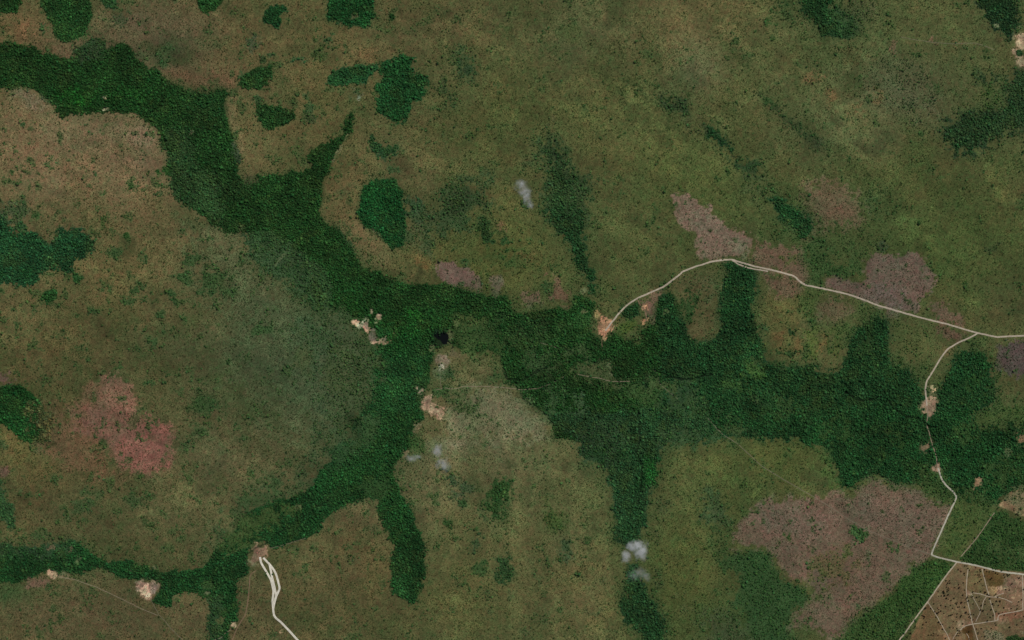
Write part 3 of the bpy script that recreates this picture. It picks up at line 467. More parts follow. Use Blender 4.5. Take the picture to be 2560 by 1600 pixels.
# the great burn, south-east
P(9, [(1340,440),(1440,408),(1500,450),(1560,480),(1640,482),(1700,480),(1750,560),(1890,602),(1932,600),(1890,700),(1842,800),(1792,930),(1700,990),(1640,1000),(1645,1052),(1560,1102),(1522,1190),(1450,1222),(1380,1292),(1280,1362),(1222,1412),(1190,1482),(1080,1492),(1050,1440),(990,1440),(900,1402),(835,1462),(880,1322),(970,1292),(1000,1180),(960,1122),(850,1112),(810,1072),(730,962),(760,922),(690,892),(560,882),(440,922),(480,852),(490,762),(560,682),(640,602),(700,568),(780,580),(820,540),(900,550),(1050,542),(1200,505),(1230,552),(1300,512)], (102,84,71), soft=3.6, rag=1.35, ew=.5, a=.92, W=0, S=.48)
P(9, [(1300,560),(1480,560),(1600,520),(1720,560),(1880,640),(1780,900),(1560,840),(1300,720)], (104,88,76), soft=14, ew=1, a=.6)
P(9, [(640,640),(900,600),(1100,640),(1150,780),(960,840),(700,800)], (106,88,78), soft=18, ew=1, a=.5)
P(9, [(1020,930),(1250,900),(1280,1000),(1180,1160),(1000,1040),(940,940)], (80,76,48), soft=10, rag=1.3, ew=.9, a=.7, W=.2); P(9, [(1000,1040),(1080,1050),(1090,1180),(980,1130)], (66,72,42), soft=7, rag=1.3, a=.7, W=.3)
P(9, [(1270,720),(1340,740),(1360,800),(1330,860),(1270,840),(1250,780)], (50,72,42), soft=4, rag=1.2, W=.8); P(9, [(1500,840),(1610,870),(1560,910),(1510,890)], (50,70,40), soft=4, rag=1.2, W=.7)
E(9, 1235, 920, 50, 30, (66,74,44), soft=6, rag=1.3, a=.8, W=.4); E(9, 835, 810, 28, 22, (54,72,40), soft=3, rag=1.2, W=.6); E(9, 960, 1000, 26, 16, (56,70,40), soft=4, W=.5); E(9, 625, 640, 20, 12, (56,70,40), soft=3, W=.5)
E(9, 1720, 605, 24, 12, (62,70,46), soft=3, W=.5); E(9, 960, 1390, 46, 34, (56,70,42), soft=5, rag=1.3, a=.9, W=.5); E(9, 1090, 1250, 30, 24, (60,72,44), soft=5, rag=1.3, a=.8, W=.4); E(9, 1310, 1270, 16, 22, (52,70,44), soft=3, W=.5); E(9, 760, 850, 26, 14, (64,72,44), soft=4, a=.8, W=.4); E(9, 1370, 940, 20, 30, (60,72,50), soft=4, a=.7, W=.4); E(9, 880, 850, 30, 12, (76,74,48), soft=4, a=.7); E(9, 1040, 1210, 16, 26, (60,72,42), soft=4, a=.8, W=.4)
P(7, [(180,-40),(430,-100),(480,80),(700,220),(740,380),(600,420),(420,330),(250,160)], (92,75,54), soft=14, rag=1.4, ew=1, a=.65)
P(4, [(400,1506),(480,1380),(540,1270),(640,1160),(700,1180),(560,1420),(480,1560)], (96,78,56), soft=9, rag=1.4, ew=.9, a=.6)
# --- sandy clearings and yards
def sand(t, pts, col, soft=2.0, rag=1.2):
    P(t, pts, tuple(int(c * .55 + b * .45) for c, b in zip(col, (96, 84, 60))), soft=soft * 1.3 + 1, rag=rag * 1.8, ew=.8, W=0, S=.3)
    P(t, pts, col, soft=min(soft, 2.4), rag=rag * 1.7, ew=.5, W=0, S=.15)
sand(5, [(1780,738),(1850,750),(1875,795),(1832,850),(1800,885),(1785,860),(1748,820),(1752,770)], (152,116,90))
sand(5, [(1748,690),(1770,700),(1760,740),(1745,730)], (118,106,72))
sand(5, [(2075,655),(2100,670),(2110,690),(2085,690),(2060,670)], (160,116,92)); sand(5, [(2060,735),(2100,735),(2090,770),(2070,785),(2045,765)], (156,118,88))
sand(5, [(625,1250),(645,1270),(650,1310),(680,1338),(722,1335),(715,1388),(690,1422),(640,1382),(590,1352),(578,1310),(600,1270)], (142,120,98)); sand(5, [(620,1330),(690,1345),(700,1400),(640,1370)], (150,130,106), soft=1.5)
sand(5, [(545,1215),(580,1225),(575,1260),(550,1255)], (124,112,94)); sand(5, [(700,985),(755,1008),(740,1060),(702,1085),(694,1045),(670,1030)], (112,102,84)); sand(5, [(695,1060),(720,1065),(712,1092),(698,1090)], (148,144,128), soft=1.2)
sand(5, [(545,1440),(580,1445),(540,1490),(515,1506)], (110,102,78)); sand(8, [(465,232),(485,240),(468,265),(452,270)], (118,104,80), soft=1.5)
P(5, [(1650,535),(1690,530),(1695,555),(1665,585),(1640,575)], (112,112,80), soft=1.5, W=0); P(5, [(1650,685),(1690,682),(1695,715),(1665,718),(1648,705)], (112,110,80), soft=1.5, W=0); P(5, [(2200,670),(2240,668),(2240,715),(2205,718)], (82,92,62), soft=1.5, W=0)
P(5, [(1815,1045),(1850,1042),(1852,1080),(1820,1080)], (104,108,82), soft=1.5, W=0); E(5, 1851, 1116, 9, 13, (132,124,100), soft=1.2, W=0); P(5, [(1655,1065),(1740,1065),(1740,1085),(1660,1082)], (90,84,62), soft=3, a=.8, W=.1)
P(5, [(780,770),(830,775),(850,800),(790,800)], (106,112,74), soft=4, a=.7, W=0); P(5, [(745,820),(780,830),(790,900),(800,940),(760,930),(750,880)], (98,92,66), soft=3, a=.85, W=0); E(5, 650, 945, 26, 24, (92,90,66), soft=4, a=.8, W=.1)
P(5, [(760,930),(840,980),(830,1010),(770,990)], (86,78,60), soft=4, a=.7)
sand(6, [(1795,1190),(1812,1186),(1826,1205),(1815,1228),(1795,1225)], (168,138,110), soft=1.5); sand(6, [(1755,1290),(1800,1275),(1832,1285),(1838,1350),(1820,1385),(1790,1400),(1760,1380),(1735,1340)], (132,110,90), soft=2); E(6, 1750, 1250, 12, 20, (98,80,54), soft=2, a=.8, W=0)
sand(9, [(1745,195),(1790,185),(1812,215),(1760,232),(1740,238)], (112,98,76), soft=2); sand(9, [(1835,325),(1860,335),(1862,360),(1825,372),(1812,350)], (128,104,88), soft=1.5); sand(9, [(2085,420),(2130,415),(2132,455),(2105,490),(2085,488),(2105,450)], (122,102,78), soft=1.6)
E(9, 2315, 245, 20, 24, (108,110,86), soft=3, a=.8, W=0); sand(9, [(2370,120),(2480,100),(2480,200),(2390,185)], (112,94,70), soft=3); E(9, 955, 345, 8, 8, (110,110,70), soft=2, a=.7)
E(9, 2170, 56, 10, 6, (100,92,66), soft=2, a=.6)
sand(3, [(2365,240),(2395,225),(2480,215),(2480,350),(2410,345),(2385,300)], (158,136,110), soft=2); sand(3, [(2345,335),(2380,340),(2400,390),(2480,380),(2480,435),(2395,435),(2370,400)], (124,110,88), soft=2); E(3, 2238, 167, 16, 16, (122,118,92), soft=1.5, W=0); E(3, 2390, 190, 12, 16, (120,116,88), soft=1.5, W=0)
P(3, [(2340,870),(2420,830),(2480,820),(2480,850),(2400,865)], (96,98,70), soft=3, a=.7, W=0); E(3, 2390, 355, 20, 18, (38,62,36), soft=2, W=1)
sand(7, [(905,1112),(960,1105),(1000,1108),(1090,1125),(1085,1155),(1045,1205),(990,1222),(960,1200),(912,1180)], (136,118,98), soft=2); sand(7, [(930,1145),(1000,1130),(1018,1165),(1000,1210),(960,1200),(925,1170)], (192,164,136), soft=1.8); P(7, [(1020,1125),(1070,1140),(1050,1195),(1015,1200)], (122,108,96), soft=3, a=.8)
sand(7, [(1700,880),(1720,850),(1740,880),(1790,870),(1800,920),(1780,960),(1760,950),(1740,980),(1700,1000),(1665,985),(1690,940)], (128,106,84), soft=2.2); sand(7, [(1710,910),(1745,895),(1752,930),(1725,940)], (160,118,98), soft=1.6)
P(7, [(1655,960),(1720,980),(1760,1010),(1700,1015),(1660,990)], (106,106,78), soft=3, a=.8, W=0)
sand(7, [(320,1040),(345,1045),(375,1080),(355,1088),(330,1070)], (142,122,98), soft=1.8); E(7, 1564, 1402, 17, 20, (164,142,116), soft=1.5, W=0); E(7, 1885, 1453, 13, 11, (166,132,104), soft=1.3, W=0)
P(7, [(525,935),(550,950),(540,985),(500,1000),(510,960)], (88,98,66), soft=2.5, W=0); E(7, 475, 887, 16, 26, (104,90,70), soft=2.5, W=0); P(7, [(1035,1005),(1070,1012),(1068,1030),(1040,1026)], (118,106,84), soft=1.8, W=0); E(7, 882, 1030, 20, 9, (90,90,70), soft=2.5, W=0); E(7, 1393, 1187, 18, 12, (96,100,74), soft=2, W=0); E(7, 320, 1160, 8, 40, (52,68,42), soft=3, W=.6)
P(7, [(400,1050),(480,1060),(480,1090),(400,1085)], (104,92,72), soft=4, a=.7, W=.1); P(7, [(1480,1345),(1505,1345),(1505,1395),(1470,1390)], (80,82,52), soft=2, W=0)
def arc(t, pts, col, w=5.5, a=1):
    w = w * 1.5 + 3; col = tuple(min(235, int(c_ * 1.12)) for c_ in col)
    q = pts; poly = []
    for k_, (x_, y_) in enumerate(q): poly.append((x_ + (k_ % 2) * 3, y_ - w - (k_ * 7 % 5)))
    for k_, (x_, y_) in reversed(list(enumerate(q))): poly.append((x_ - (k_ % 2) * 4, y_ + w + (k_ * 5 % 6)))
    P(t, poly, col, soft=1.4, rag=1.2, ew=.5, a=a, W=0, S=.05)
arc(5, [(108,770),(125,765),(145,775),(158,782)], (150,128,104)); arc(5, [(148,785),(165,795),(180,785),(196,790)], (140,140,116))
arc(5, [(176,770),(190,755),(205,745),(216,742)], (150,146,122)); arc(5, [(222,700),(230,694),(240,700),(244,712)], (134,124,104), w=14)
arc(5, [(205,765),(218,758),(232,750)], (158,150,122), w=7); arc(5, [(188,800),(200,790),(214,812),(226,830)], (150,122,100), w=12)
arc(5, [(196,770),(210,780),(222,800)], (112,100,84), w=10); arc(5, [(262,758),(270,752),(276,760)], (150,146,118), w=8); arc(5, [(276,735),(286,728),(296,740)], (122,108,92), w=8)
arc(5, [(240,835),(255,845),(262,870),(256,880)], (98,92,84), w=16); arc(5, [(232,880),(246,888),(262,898),(280,906)], (156,134,110), w=6)
arc(5, [(276,905),(300,902),(318,906),(336,900)], (142,126,100), w=7); arc(5, [(312,890),(324,868),(334,880),(340,900)], (124,108,98), w=9)
arc(5, [(340,900),(360,896),(380,890)], (112,98,76), w=6); arc(5, [(358,878),(368,862),(380,852),(392,845)], (132,116,88), w=7); P(5, [(285,800),(390,815),(378,845),(345,858),(295,872),(272,840)], (27,66,32), soft=2, rag=.6, W=.8)
E(5, 285, 740, 10, 14, (130,116,94), soft=1.5, W=0); P(5, [(285,800),(390,815),(378,845),(335,862),(295,872),(272,840)], (27,66,32), soft=2, rag=.6, W=.8)
sand(5, [(330,850),(345,855),(345,890),(325,888)], (124,108,96), soft=1.5, rag=1.2); sand(5, [(228,845),(262,850),(262,890),(235,885)], (100,92,80), soft=1.5, rag=1.2)
P(4, [(1838,385),(1862,345),(1915,305),(1920,315),(1880,350),(1850,392)], (92,98,72), soft=1.8, a=.85, W=.1); P(4, [(1600,110),(1635,110),(1630,170),(1600,170)], (78,82,56), soft=4, a=.6)
P(1, [(2260,1030),(2285,985),(2300,950),(2345,880),(2352,890),(2310,960),(2290,1010),(2250,1060),(2225,1130),(2218,1120)], (124,112,82), soft=1.5, a=.8, W=0); E(2, 150, 660, 12, 14, (140,146,134), soft=1.8, a=.8, W=0); E(2, 130, 625, 60, 30, (78,88,68), soft=8, a=.5)
E(2, 1470, 1245, 24, 18, (74,92,70), soft=4, a=.6)
# --- fenced fields, south-east corner
def field(t, pts, col, **k): P(t, pts, col, soft=k.get('soft', 1.2), rag=k.get('rag', .2), a=k.get('a', 1), W=k.get('W', 0), S=k.get('S', 0), ew=k.get('ew', .4))
field(9, [(2245,605),(2330,505),(2480,440),(2480,765)], (136,114,86))
P(9, [(2290,560),(2340,500),(2480,430),(2480,640),(2380,640)], (104,98,74), soft=6, rag=1, a=.9, W=.15, S=.6)
field('F', [(1050,170),(1600,290),(2300,400),(2300,1600),(0,1600),(540,850)], (111,94,69))
field('F', [(545,870),(760,1200),(930,1600),(0,1600)], (105,86,60))
field('F', [(1480,330),(1720,350),(1870,420),(1850,600),(1750,700),(1600,600),(1530,480)], (92,74,46), soft=3, rag=.8)
field('F', [(1230,300),(1480,300),(1560,640),(1580,740),(1300,700),(1215,620)], (106,92,64), soft=3, rag=.6)
field('F', [(1290,720),(1600,780),(1690,1090),(1680,1190),(1330,1230),(1220,820)], (100,88,64), soft=2.5, rag=.5)
field('F', [(1130,1330),(1180,1280),(1310,1245),(1400,1530),(1260,1530),(1200,1400),(1150,1400)], (86,66,40), soft=1.5)
field('F', [(1880,400),(2180,420),(2180,640),(1850,700),(1700,700),(1850,560)], (120,97,79), soft=4, rag=1.2, S=.2)
P('F', [(1600,560),(1700,600),(1720,680),(1640,760),(1590,700)], (134,114,82), soft=2, rag=1.6); P('F', [(1870,640),(2180,600),(2180,980),(2000,1000),(1900,940),(1850,800)], (120,98,78), soft=3, rag=2.4, a=.8)
P('F', [(1690,1010),(1900,1050),(2180,990),(2180,1120),(1850,1170),(1700,1160)], (116,86,66), soft=3, rag=1.4, a=.9); P('F', [(1690,1150),(1900,1160),(1900,1220),(1720,1215)], (132,106,84), soft=2.5, rag=2, a=.8)
P('F', [(1050,1190),(1310,1200),(1300,1245),(1180,1270),(1100,1340),(1030,1300)], (122,104,84), soft=4, rag=.9, a=.8); P('F', [(1225,660),(1280,670),(1290,720),(1215,760),(1200,820),(1190,760)], (138,118,98), soft=2, a=.9)
P('F', [(1500,1350),(1700,1380),(1850,1400),(1880,1530),(1450,1530)], (92,90,70), soft=4, rag=1.2, a=.8, W=.2, S=.8); P('F', [(1880,1440),(2000,1400),(2120,1440),(2300,1440),(2300,1600),(1870,1600)], (40,58,32), soft=2, rag=.9, W=.95, name='corner_copse')
P('F', [(2120,1370),(2190,1330),(2300,1330),(2300,1430),(2150,1420)], (150,134,106), soft=2.5, rag=1.5, a=.8)
E('F', 720, 1390, 60, 40, (120,100,74), soft=2.5, a=.6); E('F', 850, 1380, 60, 40, (134,112,84), soft=2.5, rag=1.5, a=.6)
for i_ in range(46):
    ax_ = 1500 + (i_ * 197) % 680; ay_ = 560 + (i_ * 131) % 560
    if ax_ > 1850 or ay_ < 760: E('F', ax_, ay_, 8 + i_ % 9, 6 + i_ % 7, (146,124,98), soft=1, rag=1.5, a=.6)
E('F', 920, 600, 60, 80, (108,84,60), soft=5, a=.5)

WOOD = np.clip(WOOD, 0, 1)
# the woods thin out into the grass: a wide, broken fringe of bush where the slopes are gentle
def gz(cx, cy, rx, ry): return np.exp(-(((GX * CS - cx) / rx) ** 2 + ((GY * CS - cy) / ry) ** 2))
fade = np.clip(np.clip((GX * CS - 1050) / 300, 0, 1) * 1.1 + 1.2 * gz(700, 950, 300, 330) + gz(450, 1300, 300, 90) + .35, 0, 1)
fade *= np.clip(1 - 1.5 * gz(2420, 1500, 170, 170), 0, 1) * np.clip(1 - .8 * gz(2080, 1330, 260, 160), .2, 1) * np.clip(1 - 1.6 * gz(850, 1430, 150, 190), .15, 1)
near = np.clip(.6 * blur(WOOD, 5) + .6 * blur(WOOD, 14), 0, 1)
opn = (1 - WOOD) * (SCRUB > .2)
fr = np.clip(near * 1.5 * (1 + .55 * N_MID + .5 * N_FINE), 0, 1) * fade * opn
fr = np.clip(fr, 0, .85)
COL = COL * (1 - .75 * fr[..., None]) + srgb((46, 62, 36)) * .75 * fr[..., None]
WOOD = np.clip(WOOD + .6 * fr * (WOOD < .5), 0, 1)
# and the edge trees themselves stand a little apart
WOOD = WOOD * (1 - .6 * np.clip(1 - np.abs(blur(WOOD, 3) - .5) * 3, 0, 1) * fade)
# stream gullies through the forest, their shade painted in as dark ground colour
def gully(t, pts, w=2.2, col=(14, 26, 16), a=.85):
    q = tp(t, pts); d = np.full((NY, NX), 1e9, np.float32); X = GX * CS + 3.0 * N_MID; Y = GY * CS + 3.0 * np.roll(N_MID, 37, 1)
    for (ax, ay), (bx, by) in zip(q[:-1], q[1:]):
        L = (bx - ax) ** 2 + (by - ay) ** 2 + 1e-6; u = np.clip(((X - ax) * (bx - ax) + (Y - ay) * (by - ay)) / L, 0, 1)
        d = np.minimum(d, np.hypot(X - ax - u * (bx - ax), Y - ay - u * (by - ay)))
    k = np.clip(1.4 - d / w, 0, 1) * a
    COL[:] = COL * (1 - k[..., None]) + srgb(col) * k[..., None]; WOOD[:] = WOOD * (1 - .75 * k); SCRUB[:] = SCRUB * (1 - k)
gully(6, [(1210,1240),(1330,1290),(1430,1272),(1510,1288),(1535,1350),(1610,1390),(1700,1400),(1790,1480)])
gully(6, [(0,1125),(110,1140),(200,1132),(330,1100)], a=.7)
gully(5, [(1125,1080),(1140,1140),(1240,1152),(1330,1110),(1420,1080)], a=.7)
gully(5, [(1480,930),(1560,960),(1640,1010),(1740,1030),(1860,1000),(2020,1040),(2120,1090),(2300,1130)], w=1.8, a=.65)
gully(8, [(2040,-40),(2030,120),(2010,230),(2060,330),(2062,430),(2030,600)], w=2, a=.6)
gully(1, [(1330,830),(1400,930),(1450,1060),(1440,1180),(1520,1290),(1620,1380),(1750,1420),(1900,1480)], w=1.8, a=.55)
gully(1, [(100,400),(260,470),(420,500),(560,560),(760,600),(930,700),(1100,760),(1250,800)], w=1.6, a=.45)
gully(5, [(60,330),(220,480),(420,560),(640,600),(860,650),(1050,700),(1300,760)], w=1.6, a=.45)
gully(7, [(300,970),(520,960),(700,1040),(900,1070),(1100,1090),(1400,1060),(1600,960),(1850,800),(2200,560)], w=1.6, a=.5)
gully(8, [(1560,640),(1560,640)], a=0)
brt = np.clip((COL.max(-1) - .42) / .2, 0, 1) * (WOOD < .2)
COL = np.clip(COL * (1 + .10 * (N_FINE * brt)[..., None]), 0, 1)
# small clumps of green bush dotted through the open country, commoner in the west
clump = fbm(NY, NX, 11, 4, rng, .8)
west = np.clip(1.15 - GX * CS / 1500.0, 0, 1)
thr = 1.5 - .45 * west - .25 * np.clip(fbm(NY, NX, 60, 3, rng, .6), -1, 1.5)
kc = np.clip((clump - thr) / .5, 0, 1) * (WOOD < .25) * (SCRUB > .3)
COL = COL * (1 - .62 * kc[..., None]) + srgb((44, 66, 36)) * .62 * kc[..., None]
WOOD = np.maximum(WOOD, .5 * kc)
# mottling of the open country: damp green hollows and pale dry rises, drawn out along the slopes
op = 1 - np.clip(WOOD * 1.3, 0, 1)
def streaks(ang, stretch, cell, octs, gain):
    n = 2048; src = fbm(n, n, cell, octs, rng, gain); ca, sa = math.cos(math.radians(ang)), math.sin(math.radians(ang))
    u = (GX * ca + GY * sa) / stretch; v = (-GX * sa + GY * ca)
    u = u + 12 * N_MID; v = v + 3 * N_MID
    return src[(v.astype(int)) % n, (u.astype(int)) % n]
sA = streaks(42, 3.2, 26, 5, .62); sB = streaks(88, 3.4, 26, 5, .62); sC = streaks(20, 1.6, 30, 5, .65)
wA = np.clip((GX * CS - 1300) / 400, 0, 1) * np.clip((900 - GY * CS) / 300, 0, 1); wB = np.clip((GX * CS - 950) / 150, 0, 1) * np.clip((GY * CS - 950) / 200, 0, 1)
st = sA * wA + sB * wB * (1 - wA) + sC * (1 - wA) * (1 - wB)
kg = np.clip(st - .15, 0, 1.6) / 1.6 * op; kt = np.clip(-st - .25, 0, 1.6) / 1.6 * op
wet = srgb((56, 68, 38)); burn = np.clip((COL[..., 0] - COL[..., 1] - .005) / .035, 0, 1) * np.clip((SCRUB < .49) + .5, 0, 1); burn = blur(burn.astype(np.float32), 2)
COL = COL * (1 - (.46 * kg * (1 - burn) * (1 - .35 * wB))[..., None]) + wet * (.46 * kg * (1 - burn) * (1 - .35 * wB))[..., None]
COL = np.clip(COL * (1 + (.13 * kt * (1 - .75 * burn) - .06 * kg * burn)[..., None] * np.array([1.1, 1.0, 1.05], np.float32)), 0, 1)
COL = np.clip(COL * (1 - .05 * burn[..., None] + ((0.045 * N_MID) * (1 - .8 * burn) + 0.045 * N_FINE)[..., None] * op[..., None]), 0, 1)
hue = fbm(NY, NX, 5, 3, rng, .8); hu2 = fbm(NY, NX, 40, 4, rng, .7)
COL[..., 0] *= 1 + (0.022 * hue + .014 * hu2) * op; COL[..., 1] *= 1 - 0.012 * hue * op
COL[..., 1] *= 1 + .02 * op * np.clip((GX * CS - 600) / 600, 0, 1)
fm = fbm(NY, NX, 26, 5, rng, .75); fh = fbm(NY, NX, 16, 4, rng, .75); wf = np.clip((WOOD - .4) * 2.2, 0, 1)
COL = np.clip(COL * (1 + .09 * np.clip(fm, -2, 2.2) * wf)[..., None], 0, 1)
fo = np.clip((fh - .3) / 1.5, 0, 1) * wf; fg = np.clip((-fh - .7) / 1.5, 0, 1) * wf
COL = COL * (1 - .42 * fo[..., None]) + srgb((50, 64, 34)) * .42 * fo[..., None]
COL = COL * (1 - .4 * fg[..., None]) + srgb((24, 58, 28)) * .4 * fg[..., None]

# ---------------------------------------------------------------- relief
PAD = 150                                     # cells of real country beyond every edge of the picture
def padr(a): return np.pad(a, ((PAD, PAD), (PAD, PAD)) + ((0, 0),) * (a.ndim - 2), mode='reflect')
COLp, WOODp, SCRUBp, PIDp = padr(COL), padr(WOOD), padr(SCRUB), padr(PID)
inside = np.zeros(WOODp.shape, bool); inside[PAD:-PAD, PAD:-PAD] = True
HP, WP = WOODp.shape
r2 = np.random.default_rng(5)
HGT = -16.0 * blur(WOODp, 16) + 7.0 * fbm(HP, WP, 130, 4, r2, .5) + 1.2 * fbm(HP, WP, 14, 2, r2, .5)
HGT = blur(HGT.astype(np.float32), 1.5)

def ux(px): return (px - 1280.0) * M_PER      # map unit -> metres east
def uy(py): return (800.0 - py) * M_PER
def zat(px, py):
    """ground height at map position (arrays allowed)"""
    gx = np.clip(np.asarray(px, float) / CS + PAD - 0.5, 0, WP - 1.001); gy = np.clip(np.asarray(py, float) / CS + PAD - 0.5, 0, HP - 1.001)
    x0 = gx.astype(int); y0 = gy.astype(int); fx = gx - x0; fy = gy - y0
    return (HGT[y0, x0] * (1 - fx) + HGT[y0, x0 + 1] * fx) * (1 - fy) + (HGT[y0 + 1, x0] * (1 - fx) + HGT[y0 + 1, x0 + 1] * fx) * fy
def cell(px, py):
    return (np.clip((py / CS + PAD).astype(int), 0, HP - 1), np.clip((px / CS + PAD).astype(int), 0, WP - 1))

# ---------------------------------------------------------------- helpers
def lin(c):
    c = np.asarray(c, np.float32)
    return np.where(c <= 0.04045, c / 12.92, ((c + 0.055) / 1.055) ** 2.4)
def tag(o, label=None, cat=None, group=None, kind=None):
    if label: o['label'] = label
    if cat: o['category'] = cat
    if group: o['group'] = group
    if kind: o['kind'] = kind
    return o
def obj(name, me, m=None, parent=None):
    o = bpy.data.objects.new(name, me); COLL.objects.link(o)
    if m is not None: me.materials.append(m)
    if parent is not None: o.parent = parent
    return o
def grid_mesh(name, X, Y, Z, colour=None):
    h, w = Z.shape
    me = bpy.data.meshes.new(name)
    co = np.empty((h * w, 3), np.float32); co[:, 0] = X.ravel(); co[:, 1] = Y.ravel(); co[:, 2] = Z.ravel()
    i = np.arange(h * w, dtype=np.int32).reshape(h, w)
    q = np.stack([i[1:, :-1], i[1:, 1:], i[:-1, 1:], i[:-1, :-1]], -1).reshape(-1, 4)
    me.vertices.add(len(co)); me.vertices.foreach_set('co', co.ravel())
    me.loops.add(q.size); me.loops.foreach_set('vertex_index', q.ravel())
    me.polygons.add(len(q)); me.polygons.foreach_set('loop_start', np.arange(0, q.size, 4, dtype=np.int32)); me.polygons.foreach_set('loop_total', np.full(len(q), 4, np.int32))
    me.update(calc_edges=True)
    me.polygons.foreach_set('use_smooth', np.ones(len(q), bool))
    if colour is not None:
        at = me.attributes.new('cover', 'FLOAT_COLOR', 'POINT')
        c = np.ones((h * w, 4), np.float32); c[:, :3] = colour.reshape(-1, 3); at.data.foreach_set('color', c.ravel())
    return me
class N:
    def __init__(s, name):
        s.m = bpy.data.materials.new(name); s.m.use_nodes = True; s.t = s.m.node_tree; s.t.nodes.clear()
        s.out = s.n('ShaderNodeOutputMaterial')
    def n(s, kind, **k):
        x = s.t.nodes.new(kind)
        for a, v in k.items(): setattr(x, a, v)
        return x
    def l(s, a, b): s.t.links.new(a, b)
    def noise(s, scale, detail=3, rough=.55, vec=None, dist=0):
        x = s.n('ShaderNodeTexNoise'); x.inputs['Scale'].default_value = scale; x.inputs['Detail'].default_value = detail
        x.inputs['Roughness'].default_value = rough; x.inputs['Distortion'].default_value = dist
        if vec is not None: s.l(vec, x.inputs['Vector'])
        return x.outputs['Fac']
    def ramp(s, fac, lo, hi, a, b):
        r = s.n('ShaderNodeMapRange'); s.l(fac, r.inputs['Value'])
        r.inputs['From Min'].default_value = lo; r.inputs['From Max'].default_value = hi
        r.inputs['To Min'].default_value = a; r.inputs['To Max'].default_value = b; return r.outputs['Result']
    def math(s, op, a, b):
        r = s.n('ShaderNodeMath', operation=op)
        for k, v in enumerate((a, b)):
            if isinstance(v, (int, float)): r.inputs[k].default_value = v
            else: s.l(v, r.inputs[k])
        return r.outputs[0]
    def scale(s, col, f):
        r = s.n('ShaderNodeVectorMath', operation='SCALE'); s.l(col, r.inputs[0])
        if isinstance(f, (int, float)): r.inputs['Scale'].default_value = f
        else: s.l(f, r.inputs['Scale'])
        return r.outputs[0]
    def mulc(s, col, rgb):
        r = s.n('ShaderNodeVectorMath', operation='MULTIPLY'); s.l(col, r.inputs[0])
        if isinstance(rgb, tuple): r.inputs[1].default_value = rgb
        else: s.l(rgb, r.inputs[1])
        return r.outputs[0]
    def mix(s, f, a, b):
        r = s.n('ShaderNodeMix', data_type='RGBA')
        if isinstance(f, (int, float)): r.inputs['Factor'].default_value = f
        else: s.l(f, r.inputs['Factor'])
        for k, v in ((6, a), (7, b)):
            if isinstance(v, tuple): r.inputs[k].default_value = v
            else: s.l(v, r.inputs[k])
        return r.outputs[2]
    def done(s, col, rough=1.0, spec=0.0, bump=None, bs=1.0, bd=1.0):
        b = s.n('ShaderNodeBsdfPrincipled'); b.inputs['Roughness'].default_value = rough; b.inputs['Specular IOR Level'].default_value = spec
        if isinstance(col, tuple): b.inputs['Base Color'].default_value = col
        else: s.l(col, b.inputs['Base Color'])
        if bump is not None:
            u = s.n('ShaderNodeBump'); u.inputs['Strength'].default_value = bs; u.inputs['Distance'].default_value = bd
            s.l(bump, u.inputs['Height']); s.l(u.outputs[0], b.inputs['Normal'])
        s.l(b.outputs[0], s.out.inputs['Surface']); return s.m

# brightness of a sunlit level surface per unit of its own colour (found by rendering)
LIT = np.array([0.603, 0.578, 0.554], np.float32)

# ---------------------------------------------------------------- ground
A = lin(COLp) / LIT
wd = WOODp[..., None]
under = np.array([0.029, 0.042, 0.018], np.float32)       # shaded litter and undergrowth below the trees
lift = 1.0 + GAIN_OPEN * SCRUBp[..., None]
cw = .8 * wd; Af = lin(np.array([30, 54, 28], np.float32) / 255) / LIT
gap = np.clip((A - cw * Af) / (1 - cw), A * .6, A * 1.9)          # ground between the trees of an open wood
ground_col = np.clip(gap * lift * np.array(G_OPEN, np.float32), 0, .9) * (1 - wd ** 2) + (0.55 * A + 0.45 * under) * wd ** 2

px = (np.arange(WP) + 0.5 - PAD) * CS; py = (np.arange(HP) + 0.5 - PAD) * CS
far = np.array([60, 160, 360, 800, 1700, 3600, 7500, 16000.]) 
pxa = np.concatenate([px[0] - far[::-1], px, px[-1] + far]); pya = np.concatenate([py[0] - far[::-1], py, py[-1] + far])
k = len(far)
Zg = np.pad(HGT, k, mode='edge'); Cg = np.pad(ground_col, ((k, k), (k, k), (0, 0)), mode='edge')
for ring in range(k):
    f = 1 - ring / (k - 0.0)                              # 1 at the outermost ring
    mean = ground_col.reshape(-1, 3).mean(0)
    for sl in ((slice(ring, ring + 1), slice(ring, Cg.shape[1] - ring)), (slice(Cg.shape[0] - ring - 1, Cg.shape[0] - ring), slice(ring, Cg.shape[1] - ring)), (slice(ring, Cg.shape[0] - ring), slice(ring, ring + 1)), (slice(ring, Cg.shape[0] - ring), slice(Cg.shape[1] - ring - 1, Cg.shape[1] - ring))):
        Cg[sl] = mean; Zg[sl] = Zg[sl] * (1 - f)
PXg, PYg = np.meshgrid(pxa, pya)

